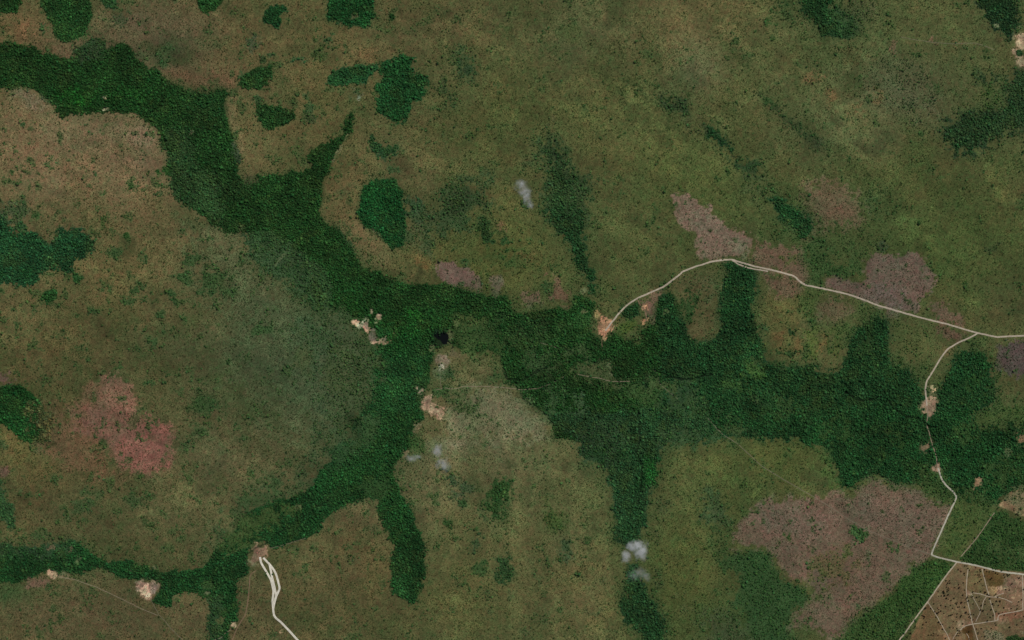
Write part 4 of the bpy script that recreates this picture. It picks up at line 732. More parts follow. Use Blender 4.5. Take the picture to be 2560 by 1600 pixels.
# the pond lies in a hollow of its own
POND = [(1104 + (a - 1104) * .98, 845 + (b - 845) * .95) for a, b in [(1083, 822), (1092, 826), (1101, 830), (1112, 830), (1121, 835), (1122, 845), (1119, 853), (1116, 860), (1109, 862), (1102, 853), (1094, 848), (1086, 842), (1082, 832)]]
pm = np.zeros(Zg.shape, np.float32)
dp = np.hypot((PXg - 1104) / 29.0, (PYg - 845) / 27.0)
pond_z = float(HGT[(cell(*np.array([[1104.], [845.]]))[0][0] - 14):(cell(*np.array([[1104.], [845.]]))[0][0] + 14), (cell(*np.array([[1104.], [845.]]))[1][0] - 15):(cell(*np.array([[1104.], [845.]]))[1][0] + 15)].min()) - 1.0
Zg = np.where(dp < 1.5, np.minimum(Zg, pond_z - 1.2 + 2.6 * np.clip((dp - .95) / .5, 0, 1) ** 1), Zg)

g = N('savanna_ground'); tc = g.n('ShaderNodeTexCoord').outputs['Object']
ca = g.n('ShaderNodeAttribute', attribute_name='cover').outputs['Color']
n1 = g.noise(1 / 7.0, 2, .6, tc); n2 = g.noise(1 / 22.0, 3, .6, tc, .5); n3 = g.noise(1 / 8.0, 2, .6, tc); n4 = g.noise(1 / 90.0, 4, .6, tc)
f = g.math('MULTIPLY', g.ramp(n1, .25, .75, .52, 1.48), g.math('MULTIPLY', g.ramp(n2, .3, .7, .86, 1.14), g.ramp(n4, .3, .7, .92, 1.08)))
c = g.scale(ca, f)
red = g.mulc(c, (1.07, .975, .93)); grn = g.mulc(c, (.89, 1.03, .90))
c = g.mix(g.ramp(n3, .35, .65, 0, 1), red, grn)
mat_ground = g.done(c, 1.0, 0.0, g.noise(1 / 6.0, 3, .6, tc), .5, 1.5)
gm = grid_mesh('ground', ux(PXg), uy(PYg), Zg, Cg)
ground = obj('ground', gm, mat_ground); tag(ground, 'rolling dry savanna of brown and olive grass with burnt and sandy patches', 'ground', kind='structure')

# ---------------------------------------------------------------- water
wp = N('pond_water'); mat_water = wp.done((.004, .006, .006, 1), .5, .05)
def sheet_poly(name, pts, z, m):
    bm = bmesh.new()
    vsx = [bm.verts.new((ux(x), uy(y), z)) for x, y in pts]
    bm.faces.new(vsx if True else vsx); bmesh.ops.recalc_face_normals(bm, faces=bm.faces)
    for f_ in bm.faces:
        if f_.normal.z < 0: f_.normal_flip()
    me = bpy.data.meshes.new(name); bm.to_mesh(me); bm.free(); return obj(name, me, m)
def wob(pts, amp, n=4, seed=3):
    rr = random.Random(seed); out = []
    for i in range(len(pts)):
        a, b = pts[i], pts[(i + 1) % len(pts)]
        for j in range(n):
            t_ = j / n; out.append((a[0] + (b[0] - a[0]) * t_ + rr.uniform(-amp, amp), a[1] + (b[1] - a[1]) * t_ + rr.uniform(-amp, amp)))
    return out
pond = sheet_poly('pond_water', wob(POND, 1.2), pond_z, mat_water); tag(pond, 'small near-black forest pond west of the pale clearing', 'pond', kind='structure')

# ---------------------------------------------------------------- roads, tracks and paths
def resample(pts, step, jit=0.0, seed=1):
    rr = random.Random(seed); p = [Vector((x, y)) for x, y in pts]; out = []
    # rounded corners
    q = [p[0]]
    for i in range(1, len(p) - 1):
        a, b, c_ = p[i - 1], p[i], p[i + 1]
        d1 = min(6.0, (a - b).length * .35); d2 = min(6.0, (c_ - b).length * .35)
        s = b + (a - b).normalized() * d1; e = b + (c_ - b).normalized() * d2
        for t_ in (0, .25, .5, .75, 1): q.append(s * (1 - t_) ** 2 + b * 2 * t_ * (1 - t_) + e * t_ ** 2)
    q.append(p[-1])
    for i in range(len(q) - 1):
        L = (q[i + 1] - q[i]).length; n = max(1, int(L / step))
        for j in range(n): out.append(q[i].lerp(q[i + 1], j / n))
    out.append(q[-1])
    wv = 0.0; res = []
    for i, v in enumerate(out):
        wv = wv * .8 + rr.uniform(-1, 1) * jit; nrm = Vector((0, 0))
        a = out[max(0, i - 1)]; b = out[min(len(out) - 1, i + 1)]
        if (b - a).length > 1e-6: d = (b - a).normalized(); nrm = Vector((-d.y, d.x))
        res.append((v + nrm * (wv if 0 < i < len(out) - 1 else 0), nrm))
    return res
def road_mat(name, side, mid, strength=1.0):
    r = N(name); at = r.n('ShaderNodeAttribute', attribute_name='across').outputs['Fac']; tcc = r.n('ShaderNodeTexCoord').outputs['Object']
    tr = r.math('ABSOLUTE', at, 0.0)
    nn = r.noise(1 / 16.0, 3, .6, tcc); nf = r.noise(1 / 4.0, 2, .6, tcc)
    tt = r.math('ADD', tr, r.ramp(nn, .3, .7, -.12, .12))
    col = r.mix(r.ramp(tt, .22, .5, 0, 1), mid + (1,), side + (1,))
    col = r.scale(col, r.math('MULTIPLY', r.ramp(nn, .3, .7, .86, 1.12), r.ramp(nf, .3, .7, .86, 1.14)))
    return r.done(col, 1.0, 0.0)
def road(name, pts, width, m, label, cat, lift=.45, jit=.25, seed=1, wvar=.2, cols=7, crown=.12):
    """a dirt road as a draped ribbon; width in metres"""
    s = resample(pts, 2.0, jit, seed); rr = random.Random(seed + 9)
    n = len(s); X = np.zeros((cols, n)); Y = np.zeros((cols, n)); W_ = []
    w1 = w2 = 0
    for i, (v, nrm) in enumerate(s):
        w1 = w1 * .7 + rr.uniform(-1, 1) * .5; w2 = w2 * .7 + rr.uniform(-1, 1) * .5
        L_ = -width / M_PER / 2 * (1 + wvar * w1); R_ = width / M_PER / 2 * (1 + wvar * w2)
        for c_ in range(cols):
            t_ = c_ / (cols - 1); d = L_ + (R_ - L_) * t_
            X[c_, i] = v.x + nrm.x * d; Y[c_, i] = v.y + nrm.y * d
    across = np.linspace(-1, 1, cols)
    Z = zat(X, Y)
    for c_ in range(cols): Z[c_] += lift + crown * (1 - across[c_] ** 2)
    me = grid_mesh(name, ux(X), uy(Y), Z)
    me.update()
    if me.polygons[0].normal.z < 0: me.flip_normals()
    at = me.attributes.new('across', 'FLOAT', 'POINT'); at.data.foreach_set('value', np.repeat(across, n).astype(np.float32))
    o = obj(name, me, m); tag(o, label, cat, kind='structure'); return o
m_main = road_mat('pale_laterite', (.60, .51, .38), (.43, .36, .265))
m_bright = road_mat('bleached_sand_road', (.88, .82, .66), (.66, .62, .50))
m_olive = road_mat('grassy_gravel', (.60, .56, .44), (.41, .39, .29))
m_path = road_mat('trodden_earth', (.22, .19, .13), (.205, .18, .12))
m_sandt = road_mat('sandy_track', (.33, .265, .18), (.30, .24, .16))
m_track = road_mat('bare_field_track', (.50, .42, .30), (.45, .375, .265))
m_red = road_mat('reddish_track', (.28, .18, .115), (.265, .17, .105))
R5 = [(1810,825),(1860,760),(1910,700),(1970,640),(2030,603),(2120,565),(2200,530),(2260,486),(2320,440)]
R6 = [(120,430),(210,395),(320,360),(400,350),(455,345),(520,368),(600,390),(740,420),(878,458),(910,490),(945,515),(1060,540),(1200,570),(1300,600),(1440,655),(1560,690),(1700,730),(1900,780),(2110,840),(2240,868),(2420,858),(2560,850)]
road('dirt_road', tp(5, R5) + tp(6, R6), 9, m_main, 'long pale dirt road crossing the eastern savanna to the sandy yard', 'road', seed=2)
road('dirt_road', tp(6, [(455,350),(500,378),(560,400),(620,412),(700,424)]), 7, m_main, 'narrow pale lane splitting off the long road at its bend', 'road', lift=.7, seed=4)
road('dirt_road', tp(6, [(2108,842),(2050,875),(1980,905),(1910,945),(1860,1010),(1800,1110),(1765,1165),(1758,1230),(1768,1330)]), 8.5, m_main, 'pale branch road running south from the fork to the round clearing', 'road', lift=.7, seed=6)
road('dirt_path', tp(6, [(1768,1330),(1776,1395),(1765,1450),(1775,1490)]) + tp(9, [(1768,60),(1785,110),(1805,190),(1830,260),(1840,335)]), 5, m_sandt, 'thin sandy path through the dark forest between two clearings', 'path', seed=8)
road('dirt_road', tp(9, [(1845,350),(1870,430),(1900,470),(1945,508),(1970,545),(1900,690),(1830,850),(1795,935),(1860,955),(1970,980),(2100,1005),(2250,1045),(2420,1065),(2560,1075)]), 9, m_olive, 'pale green-grey road bending sharply past the burnt ground and fields', 'road', lift=.5, seed=10, jit=.15)
road('dirt_road', tp('F', [(1050,175),(880,380),(720,600),(545,855),(430,1010),(330,1140),(240,1270),(170,1370),(60,1512),(-120,1760)]), 8, m_track, 'sandy boundary track down the west edge of the dotted fields', 'track', seed=12)
road('dirt_path', tp(9, [(2222,650),(2105,820),(1998,945)]), 5.5, m_sandt, 'straight narrow track along the triangular wood', 'track', seed=14, wvar=.3)
A7 = [(1748,948),(1754,985),(1790,1045),(1822,1100),(1840,1180),(1832,1240),(1836,1300)]
B7 = [(1770,953),(1815,1000),(1838,1030),(1857,1065),(1882,1158),(1858,1210),(1842,1265),(1836,1300)]
C7 = [(1812,1000),(1830,1085),(1850,1170),(1857,1205),(1842,1262)]
road('dirt_road', tp(7, A7), 12, m_bright, 'bleached western lane of the three braided lanes', 'road', seed=16, jit=.05, wvar=.05)
road('dirt_road', tp(7, B7), 12, m_bright, 'bleached eastern lane of the three braided lanes with a kink', 'road', lift=.8, seed=17, jit=.05, wvar=.05)
road('dirt_road', tp(7, C7), 12, m_bright, 'bleached middle lane of the three braided lanes', 'road', lift=1.15, seed=18, jit=.05, wvar=.05)
road('dirt_road', tp(7, [(1836,1296),(1841,1338),(1855,1360),(1885,1383),(1950,1450),(2000,1506),(2090,1600)]), 12.5, m_bright, 'bleached road leaving the picture below the braided lanes', 'road', lift=1.5, seed=19, jit=.05, wvar=.05)
PATHS = [
 ('diagonal faint footpath through the burnt ground', m_path, 4.5, tp(9, [(290,10),(390,120),(500,190),(660,340),(860,460),(1000,540),(1130,620),(1250,700),(1360,765),(1500,820),(1650,880),(1790,932)])),
 ('pale winding footpath across brown grass from the forest-edge clearing', m_sandt, 4, tp(7, [(385,1083),(500,1100),(650,1150),(780,1210),(900,1270),(980,1310),(1060,1340)])),
 ('thin footpath running south-east from the large sand clearing', m_path, 3.5, tp(7, [(1012,1232),(1068,1335),(1150,1430),(1225,1506),(1300,1570)])),
 ('reddish-brown track bending south of the village clearing', m_red, 6, tp(7, [(1722,1038),(1682,1068),(1672,1200),(1650,1330),(1590,1430),(1555,1520)])),
 ('hairline path along the forest edge east of the village clearing', m_path, 3, tp(7, [(1810,888),(1900,870),(2060,820)])),
 ('curved pale path at the foot of the narrow wood', m_sandt, 4, tp(7, [(1440,1508),(1490,1490),(1510,1460),(1550,1440)])),
 ('pale footpath along the top of the greyish glade', m_sandt, 3.8, tp(5, [(670,1222),(740,1208),(760,1215),(810,1214),(860,1198),(1000,1200),(1150,1210),(1250,1222),(1350,1215)])),
 ('short pale path bending down to the greyish glade', m_path, 3, tp(5, [(705,1130),(700,1160),(706,1205)])),
 ('faint forest path climbing east from the glade', m_path, 3, tp(5, [(1350,1215),(1450,1180),(1540,1130)])),
 ('pale path across the forest clearings', m_sandt, 4.2, tp(5, [(1610,1115),(1700,1135),(1790,1148),(1850,1167),(1940,1166),(2020,1164)])),
 ('red footpath dropping south from the road-end yard', m_red, 4, tp(5, [(1788,880),(1787,920),(1795,955)])),
 ('pinkish track curving from the road to two bare yards', m_red, 7, tp(5, [(2022,606),(2045,650),(2075,685),(2090,740),(2080,765)])),
 ('barely visible path within the central forest', m_path, 3, tp(5, [(1370,905),(1430,922),(1500,945)])),
 ('hairline reddish path across the northern grassland', m_path, 3.5, tp(3, [(1590,250),(1680,268),(1800,285),(1950,296),(2090,288),(2160,310),(2220,335)])),
 ('short faint path inside the eastern forest edge', m_path, 3, tp(5, [(2140,1085),(2170,1140),(2180,1190),(2230,1230),(2300,1285)])),
 ('spur joining the branch road and the little sand patch', m_sandt, 3, [(2316, 965), (2323, 968)]),
]
for i, (lb, m, w_, pts) in enumerate(PATHS): road('dirt_path', pts, w_ * .72, m, lb, 'path', lift=.35, seed=30 + i, wvar=.3, jit=.3, cols=5)
FT = [
 ('upright track from the field gate to the pale yard', 6, [(1240,300),(1222,440),(1205,600),(1208,700),(1212,790)]),
 ('slanting field track from the yard to the lower junction', 6, [(1218,810),(1245,930),(1280,1080),(1315,1235)]),
 ('slanting track under the dark ploughed strip', 6, [(1480,292),(1520,460),(1560,640),(1600,740)]),
 ('track heading east across the upper fields', 5, [(1320,698),(1460,725),(1600,765),(1750,775),(1870,810),(1990,860)]),
 ('short curved track to the pink bare ground', 5, [(1690,770),(1760,735),(1850,705)]),
 ('track down the middle of the fields', 5, [(1608,820),(1650,950),(1695,1080),(1692,1180)]),
 ('track crossing the lower fields eastward', 6, [(1310,1240),(1440,1220),(1680,1185),(1760,1160)]),
 ('track curling round the dark brown plot', 6, [(1310,1240),(1200,1265),(1130,1300),(1100,1345)]),
 ('track along the right side of the dark brown plot', 6, [(1320,1240),(1360,1360),(1405,1512),(1430,1600)]),
 ('long diagonal track across the western fields', 5.5, [(548,868),(640,1000),(760,1210),(830,1340),(900,1470),(960,1600)]),
 ('faint diagonal path through the central plots', 4, [(1285,705),(1370,870),(1450,1020),(1400,1130),(1370,1200)]),
 ('faint path leaning left across the plots', 4, [(1550,760),(1490,860),(1470,980)]),
 ('upright track near the right edge of the picture', 6, [(2172,400),(2178,600),(2175,980)]),
 ('pink track along the red bare ground', 6, [(1740,1170),(1760,1080),(1900,1050),(2180,990)]),
 ('faint track running up from the bottom edge', 4, [(970,1500),(1030,1400),(1080,1330)]),
 ('short faint track at the bottom between plots', 4, [(1210,1400),(1250,1460),(1260,1530)]),
]
for i, (lb, w_, pts) in enumerate(FT): road('farm_track', tp('F', pts), w_ * .8, m_track, lb, 'track', lift=.3 + .02 * i, seed=60 + i, wvar=.3, jit=.25, cols=5)

# ---------------------------------------------------------------- trees: a few real models, used by every wood and thicket
def leaf_mat(name, instanced=True, base=(.03, .06, .02)):
    r = N(name)
    if instanced:
        ci = r.n('ShaderNodeAttribute', attribute_name='tint', attribute_type='INSTANCER').outputs['Color']
    else:
        rgb = r.n('ShaderNodeRGB'); rgb.outputs[0].default_value = base + (1,); ci = rgb.outputs[0]
    tcc = r.n('ShaderNodeTexCoord').outputs['Object']
    c_ = r.scale(ci, r.ramp(r.noise(2.6, 2, .6, tcc), .3, .7, .72, 1.28))
    return r.done(c_, .9, .08)
mat_leaf = leaf_mat('foliage')
bk = N('bark'); mat_bark = bk.done((.09, .07, .05, 1), .95, .05)
def tree_mesh(name, seed, kind, mats, parts='both'):
    """tapered forked trunk and a broken crown of leaf sprays; crown radius 1, height about 1.5"""
    rr = random.Random(seed); bm = bmesh.new()
    def stick(a, b, ra, rb, seg=5):
        a, b = Vector(a), Vector(b); d = (b - a).normalized(); q = d.to_track_quat('Z', 'Y').to_matrix()
        ra_, rb_ = [], []
        for i in range(seg):
            u = 2 * math.pi * i / seg; v = q @ Vector((math.cos(u), math.sin(u), 0))
            ra_.append(bm.verts.new(a + v * ra)); rb_.append(bm.verts.new(b + v * rb))
        for i in range(seg):
            f_ = bm.faces.new((ra_[i], ra_[(i + 1) % seg], rb_[(i + 1) % seg], rb_[i])); f_.material_index = 1
    tall = {'round': .75, 'flat': .8, 'bush': .12}[kind]
    if parts != 'crown':
        fork = Vector((rr.uniform(-.05, .05), rr.uniform(-.05, .05), tall * .75))
        stick((0, 0, -.15), fork, .085, .055)
        for i in range(3):
            u = 2.1 * i + rr.random(); stick(fork, fork + Vector((math.cos(u) * .5, math.sin(u) * .5, .45)), .045, .015, 4)
    if parts != 'trunk':
        lobes = [(Vector((0, 0, tall + .25)), .62)]
        for i in range(6):
            u = i * 1.05 + rr.uniform(-.3, .3); d = rr.uniform(.38, .62)
            lobes.append((Vector((math.cos(u) * d, math.sin(u) * d, tall + rr.uniform(.02, .3))), rr.uniform(.28, .44)))
        flat = .55 if kind == 'flat' else .8
        for c0, rad in lobes:
            # leafy core of the lobe
            b0 = len(bm.verts); ret = bmesh.ops.create_icosphere(bm, subdivisions=1, radius=rad)
            for v in ret['verts']:
                v.co = Vector((v.co.x * rr.uniform(.75, 1.2), v.co.y * rr.uniform(.75, 1.2), v.co.z * flat * rr.uniform(.75, 1.2))) + c0
            for i in range(14):
                z = rr.uniform(-.25, 1); u = rr.uniform(0, 2 * math.pi); s = math.sqrt(max(0, 1 - z * z))
                p_ = c0 + Vector((s * math.cos(u), s * math.sin(u), z * flat)) * rad * rr.uniform(.9, 1.22)
                nv = Vector((rr.uniform(-1, 1), rr.uniform(-1, 1), rr.uniform(.1, 1))).normalized(); q = nv.to_track_quat('Z', 'Y').to_matrix(); e = rr.uniform(.1, .19)
                vv = [bm.verts.new(p_ + q @ Vector(w_)) for w_ in ((-e, -e * .6, 0), (e, -e * .7, 0), (e * .8, e * .7, 0), (-e * .7, e * .6, 0))]
                bm.faces.new(vv)
    me = bpy.data.meshes.new(name); bm.to_mesh(me); bm.free()
    for m in mats: me.materials.append(m)
    return me
protos = bpy.data.collections.new('tree_models')          # not linked to the scene: shapes only
for i, kd in enumerate(('round', 'round', 'flat', 'round', 'bush', 'bush')):
    protos.objects.link(bpy.data.objects.new('model_%d' % i, tree_mesh('canopy_tree_%d' % i if i < 4 else 'shrub_%d' % i, 40 + i, kd, [mat_leaf, mat_bark])))

ng = bpy.data.node_groups.new('plant_at_points', 'GeometryNodeTree')
ng.interface.new_socket('Geometry', in_out='INPUT', socket_type='NodeSocketGeometry'); ng.interface.new_socket('Geometry', in_out='OUTPUT', socket_type='NodeSocketGeometry')
gi = ng.nodes.new('NodeGroupInput'); go = ng.nodes.new('NodeGroupOutput'); ip = ng.nodes.new('GeometryNodeInstanceOnPoints')
ci = ng.nodes.new('GeometryNodeCollectionInfo'); ci.inputs['Collection'].default_value = protos; ci.inputs['Separate Children'].default_value = True; ci.inputs['Reset Children'].default_value = True
def named(nm, dt):
    a = ng.nodes.new('GeometryNodeInputNamedAttribute'); a.data_type = dt; a.inputs['Name'].default_value = nm; return a.outputs['Attribute']
ip.inputs['Pick Instance'].default_value = True
ng.links.new(gi.outputs[0], ip.inputs['Points']); ng.links.new(ci.outputs[0], ip.inputs['Instance'])
ng.links.new(named('var', 'INT'), ip.inputs['Instance Index'])
cx = ng.nodes.new('ShaderNodeCombineXYZ'); ng.links.new(named('rot', 'FLOAT'), cx.inputs['Z'])
er = ng.nodes.new('FunctionNodeEulerToRotation'); ng.links.new(cx.outputs[0], er.inputs[0]); ng.links.new(er.outputs[0], ip.inputs['Rotation'])
ng.links.new(named('size', 'FLOAT_VECTOR'), ip.inputs['Scale'])
ng.links.new(ip.outputs[0], go.inputs[0])
def plant(name, X, Y, Z, tint, size, var, label, cat, group=None):
    n = len(X); me = bpy.data.meshes.new(name); me.vertices.add(n)
    co = np.stack([X, Y, Z], -1).astype(np.float32); me.vertices.foreach_set('co', co.ravel())
    c4 = np.ones((n, 4), np.float32); c4[:, :3] = tint
    me.attributes.new('tint', 'FLOAT_COLOR', 'POINT').data.foreach_set('color', c4.ravel())
    me.attributes.new('size', 'FLOAT_VECTOR', 'POINT').data.foreach_set('vector', size.astype(np.float32).ravel())
    me.attributes.new('rot', 'FLOAT', 'POINT').data.foreach_set('value', (r2.random(n) * 6.283).astype(np.float32))
    me.attributes.new('var', 'INT', 'POINT').data.foreach_set('value', var.astype(np.int32))
    o = obj(name, me); md = o.modifiers.new('plants', 'NODES'); md.node_group = ng
    tag(o, label, cat, group, 'stuff'); return o

def jitter_grid(step):
    """points in map units over the padded area"""
    nx = int(WP * CS / step); ny = int(HP * CS / step)
    a, b = np.meshgrid(np.arange(nx), np.arange(ny)); a = a.astype(float); b = b.astype(float)
    a[1::2] += .5
    x = (a + .5 + r2.uniform(-.42, .42, a.shape)) * step - PAD * CS; y = (b + .5 + r2.uniform(-.42, .42, b.shape)) * step - PAD * CS
    return x.ravel(), y.ravel()
# keep roads, tracks and the pond clear of plants
clear = np.zeros((HP, WP), bool)
for o in list(COLL.objects):
    if o.get('category') in ('road', 'path', 'track'):
        co = np.empty(len(o.data.vertices) * 3, np.float32); o.data.vertices.foreach_get('co', co); co = co.reshape(-1, 3)
        cy_, cx_ = cell(co[:, 0] / M_PER + 1280, 800 - co[:, 1] / M_PER); clear[cy_, cx_] = True
clear_wide = blur(clear.astype(np.float32), 1.2) > .25
cyy, cxx = np.mgrid[0:HP, 0:WP]
pondc = np.hypot(((cxx + .5 - PAD) * CS - 1104) / 28.0, ((cyy + .5 - PAD) * CS - 845) / 24.0) < 1
clear_wide |= pondc; clear |= np.hypot(((cxx + .5 - PAD) * CS - 1106) / 17.0, ((cyy + .5 - PAD) * CS - 846) / 15.5) < 1 + .25 * padr(N_FINE)

# closed canopy
x, y = jitter_grid(FSTEP)
ci_, cj_ = cell(x, y); wv = WOODp[ci_, cj_]
keep = (r2.random(len(x)) < wv ** 1.1) & ~clear[ci_, cj_] & (wv > .12)
x, y = x[keep], y[keep]; ci_, cj_ = ci_[keep], cj_[keep]; n = len(x); wv = wv[keep]
tone = np.exp(r2.normal(0, .23, n))[:, None] * (1 + .10 * r2.normal(0, 1, (n, 1)) * np.array([[1., 0, -.5]]))
base_t = lin(COLp[ci_, cj_]) / LIT
Af = lin(np.array([30, 56, 29], np.float32) / 255) / LIT
kw = np.clip(wv, 0, 1)[:, None] ** 1.5
tint = (base_t * kw + (Af * .75 + base_t * .25) * (1 - kw)) * np.array(CANOPY)
tint = np.clip(tint * np.clip(tone, .4, 2.2), .002, .6)
rad = np.clip(r2.lognormal(math.log(4.8), .30, n), 2.6, 12) * (.72 + .28 * wv)
size = np.stack([rad * r2.uniform(.85, 1.15, n), rad * r2.uniform(.85, 1.15, n), rad * r2.uniform(.85, 1.5, n)], -1)
var = r2.integers(0, 4, n); zz = zat(x, y); pid = np.where(inside[ci_, cj_], PIDp[ci_, cj_], 0)
FL = {
 'gallery_forest': ('winding dark green forest belt across the whole plain with side arms', 'forest'),
 'corner_wood': ('dark wood cut by the top left corner of the picture', 'wood'),
 'north_wood': ('deep green wood hanging from the top edge over the brown grass', 'wood'),
 'edge_thicket': ('pointed green thicket touching the top edge', 'thicket'),
 'hooked_thicket': ('small hooked thicket standing alone in pale grass near the top', 'thicket'),
 'ragged_thicket': ('ragged thicket at the top edge with a brown gap inside', 'thicket'),
 'winged_thicket': ('wing-shaped thicket just above the oval one', 'thicket'),
 'oval_thicket': ('oval thicket inside the tan pocket enclosed by forest', 'thicket'),
 'crescent_thicket': ('crescent thicket left of the large ragged glade wood', 'thicket'),
 'upper_glade_wood': ('large ragged-edged wood alone in tan grass, upper left of centre', 'wood'),
 'straggling_thicket': ('straggling thin thicket between two compact woods', 'thicket'),
 'hanging_wood': ('compact bright green wood with a point at its lower end', 'wood'),
 'dusky_wood': ('sparse dusky scrubby wood right of the compact bright green one', 'wood'),
 'slim_thicket': ('slim upright thicket in olive grass below the dusky wood', 'thicket'),
 'stream_wood': ('long tapering wood along a stream left of the pale road end', 'wood'),
 'slope_wood': ('dark wood on the upper right running down from the top edge', 'wood'),
 'ravine_wood': ('very dark wood in the top right corner beside a sandy yard', 'wood'),
 'plateau_wood': ('broad dull-green wood reaching in from the right edge', 'wood'),
 'slope_thicket': ('short dark slanting thicket on the northern slope', 'thicket'),
 'knoll_wood': ('dark leaf-shaped wood just above the pink burnt ground', 'wood'),
 'west_wood': ('grey-green ragged wood on the left edge', 'wood'),
 'round_thicket': ('round green thicket below the grey-green wood on the left', 'thicket'),
 'west_oval_wood': ('dark oval wood at the left edge beside the red burnt patch', 'wood'),
 'roadside_thicket': ('rounded thicket inside the bend of the pale road', 'thicket'),
 'triangular_wood': ('triangular straight-edged wood north of the dotted fields', 'wood'),
 'roadside_wood': ('straight-edged wood along the west boundary of the dotted fields', 'wood'),
 'south_wood': ('mottled open wood left of the great burnt ground', 'wood'),
 'southern_wood': ('dark tapering wood at the bottom edge below the clouds', 'wood'),
 'drift_thicket': ('ragged thicket in brown grass right of the long forest finger', 'thicket'),
 'lower_drift_thicket': ('small thicket below the ragged one in brown grass', 'thicket'),
 'corner_copse': ('little dark copse in the bottom right corner of the fields', 'copse'),
}
for i_, nm in enumerate(PNAMES):
    s = pid == i_
    if s.sum() < 3: continue
    lb, ct = FL[nm]
    plant(nm, ux(x[s]), uy(y[s]), zz[s] - .3, tint[s], size[s], var[s], lb, ct, None)

# scattered savanna shrubs and small trees
x, y = jitter_grid(SSTEP)
ci_, cj_ = cell(x, y); wv = WOODp[ci_, cj_]
pr = SCRUBp[ci_, cj_] * np.clip(.75 + .45 * padr(N_FINE)[ci_, cj_] + .3 * padr(N_MID)[ci_, cj_], .1, 2) * (1 - .6 * wv)
keep = (r2.random(len(x)) < pr * SDENS) & ~clear_wide[ci_, cj_] & (wv < .8)
x, y = x[keep], y[keep]; ci_, cj_ = ci_[keep], cj_[keep]; n = len(x)
bt = lin(COLp[ci_, cj_]) / LIT
green = np.array([.025, .048, .017]); dark = np.array([.033, .033, .018])
pick = r2.random((n, 1))
tint = np.where(pick < .5, bt * .42, np.where(pick < .8, green * np.exp(r2.normal(0, .3, (n, 1))), dark))
tint = np.clip(tint * .6 + bt * np.array([.52, .72, .44]) * .45, .004, .4)
rad = np.clip(r2.lognormal(math.log(2.4), .33, n), 1.2, 5.5)
size = np.stack([rad, rad * r2.uniform(.8, 1.2, n), rad * r2.uniform(.7, 1.2, n)], -1)
plant('savanna_scrub', ux(x), uy(y), zat(x, y) - .1, tint, size, r2.choice([0, 2, 4, 5, 4, 5], n), 'countless small dark bushes scattered over the open grassland', 'scrub')
print('POINTS scrub', n)

# ---------------------------------------------------------------- lone trees of the fields: every one its own object
FT_XY = [(1185,235),(1222,237),(1240,280),(1262,312),(1372,268),(1070,297),(1118,335),(1175,365),(1180,395),(1445,305),(1400,338),(1453,332),(1523,300),(1560,335),(1605,340),(1675,330),(1715,360),(1745,378),(1855,390),(1910,385),(1920,410),(1945,390),(1870,430),(1362,390),(1408,392),(1435,392),(1415,428),(1450,425),(1523,408),(1465,468),(1438,500),(1405,525),(1357,542),(1492,575),(1645,445),(1622,468),(860,490),(918,492),(887,530),(926,530),(865,560),(868,600),(903,615),(878,645),(905,650),(878,675),(810,675),(822,700),(832,747),(880,742),(893,728),(775,750),(735,757),(722,675),(865,793),(897,808),(995,792),(945,827),(1010,603),(1080,610),(1073,557),(1153,527),(1145,738),(1178,650),(1225,770),(1208,800),(1240,833),(1183,867),(1122,865),(1020,875),(1040,895),(1047,870),(1090,940),(1178,945),(935,912),(972,962),(850,930),(770,912),(715,960),(735,985),(770,1010),(665,1020),(705,1047),(735,1030),(822,1052),(648,887),(505,962),(597,965),(1060,945),(1200,1035),(1243,1070),(1285,1072),(1330,1072),(1122,1085),(1110,1110),(1043,1113),(963,1075),(935,1085),(905,1092),(1048,1060),(983,1193),(1035,1195),(1145,1230),(1320,683),(1310,762),(1383,775),(1427,765),(1450,675),(1528,690),(1565,725),(1595,740),(1605,800),(1683,745),(1712,720),(1748,775),(1722,840),(1785,840),(1528,847),(1427,842),(1325,888),(1525,895),(1460,915),(1655,888),(1680,912),(1757,915),(1632,985),(1712,1020),(1490,1003),(1450,990),(1615,1115),(1665,1087),(1570,1060),(1568,1180),(1320,1163),(1280,1130),(1258,1108),(730,1200),(765,1238),(797,1237),(795,1322),(688,1115),(470,1100),(490,1110),(480,1135),(452,1088),(520,1203),(462,1242),(450,1300),(250,1395),(140,1405),(193,1467),(640,1393),(603,1420),(635,1430),(720,1425),(845,1478),(555,1425),(1060,1345),(1093,1350),(1100,1387),(1058,1395),(1045,1430),(1075,1432),(1248,1368),(1410,1380),(1410,1405),(1385,1318),(1465,1310),(1635,1310),(1718,1250),(1950,1285),(1825,1040),(1858,1080),(1975,968),(2078,910),(2075,975),(1765,1055),(1990,545),(1885,640),(1945,650),(2115,445),(2190,640),(2190,1097),(2155,1190),(2075,1245),(1700,1215),(1530,1445),(980,1300),(920,1290),(1043,1310),(1255,1490),(100,1490),(133,1490),(1015,1500),(2050,1070),(2155,815),(2105,850),(1850,955)]
LARGE = {(822,700),(810,675),(865,793),(1122,865),(1722,840),(1785,840),(705,1047),(505,962),(730,1200),(250,1395),(1950,1285),(1605,800),(1528,690),(1632,985),(1080,610),(2115,445),(1490,1003),(1200,1035),(1655,888),(832,747)}
mat_fleaf = leaf_mat('dark_field_foliage', False, (.018, .015, .007)); mat_fleaf2 = leaf_mat('green_field_foliage', False, (.018, .023, .008))
crowns = [tree_mesh('field_crown', 70 + i, ('round', 'flat')[i % 2], [mat_fleaf if i < 3 else mat_fleaf2, mat_bark], 'crown') for i in range(4)]
trunks = [tree_mesh('field_trunk', 70 + i, ('round', 'flat')[i % 2], [mat_bark, mat_bark], 'trunk') for i in range(4)]
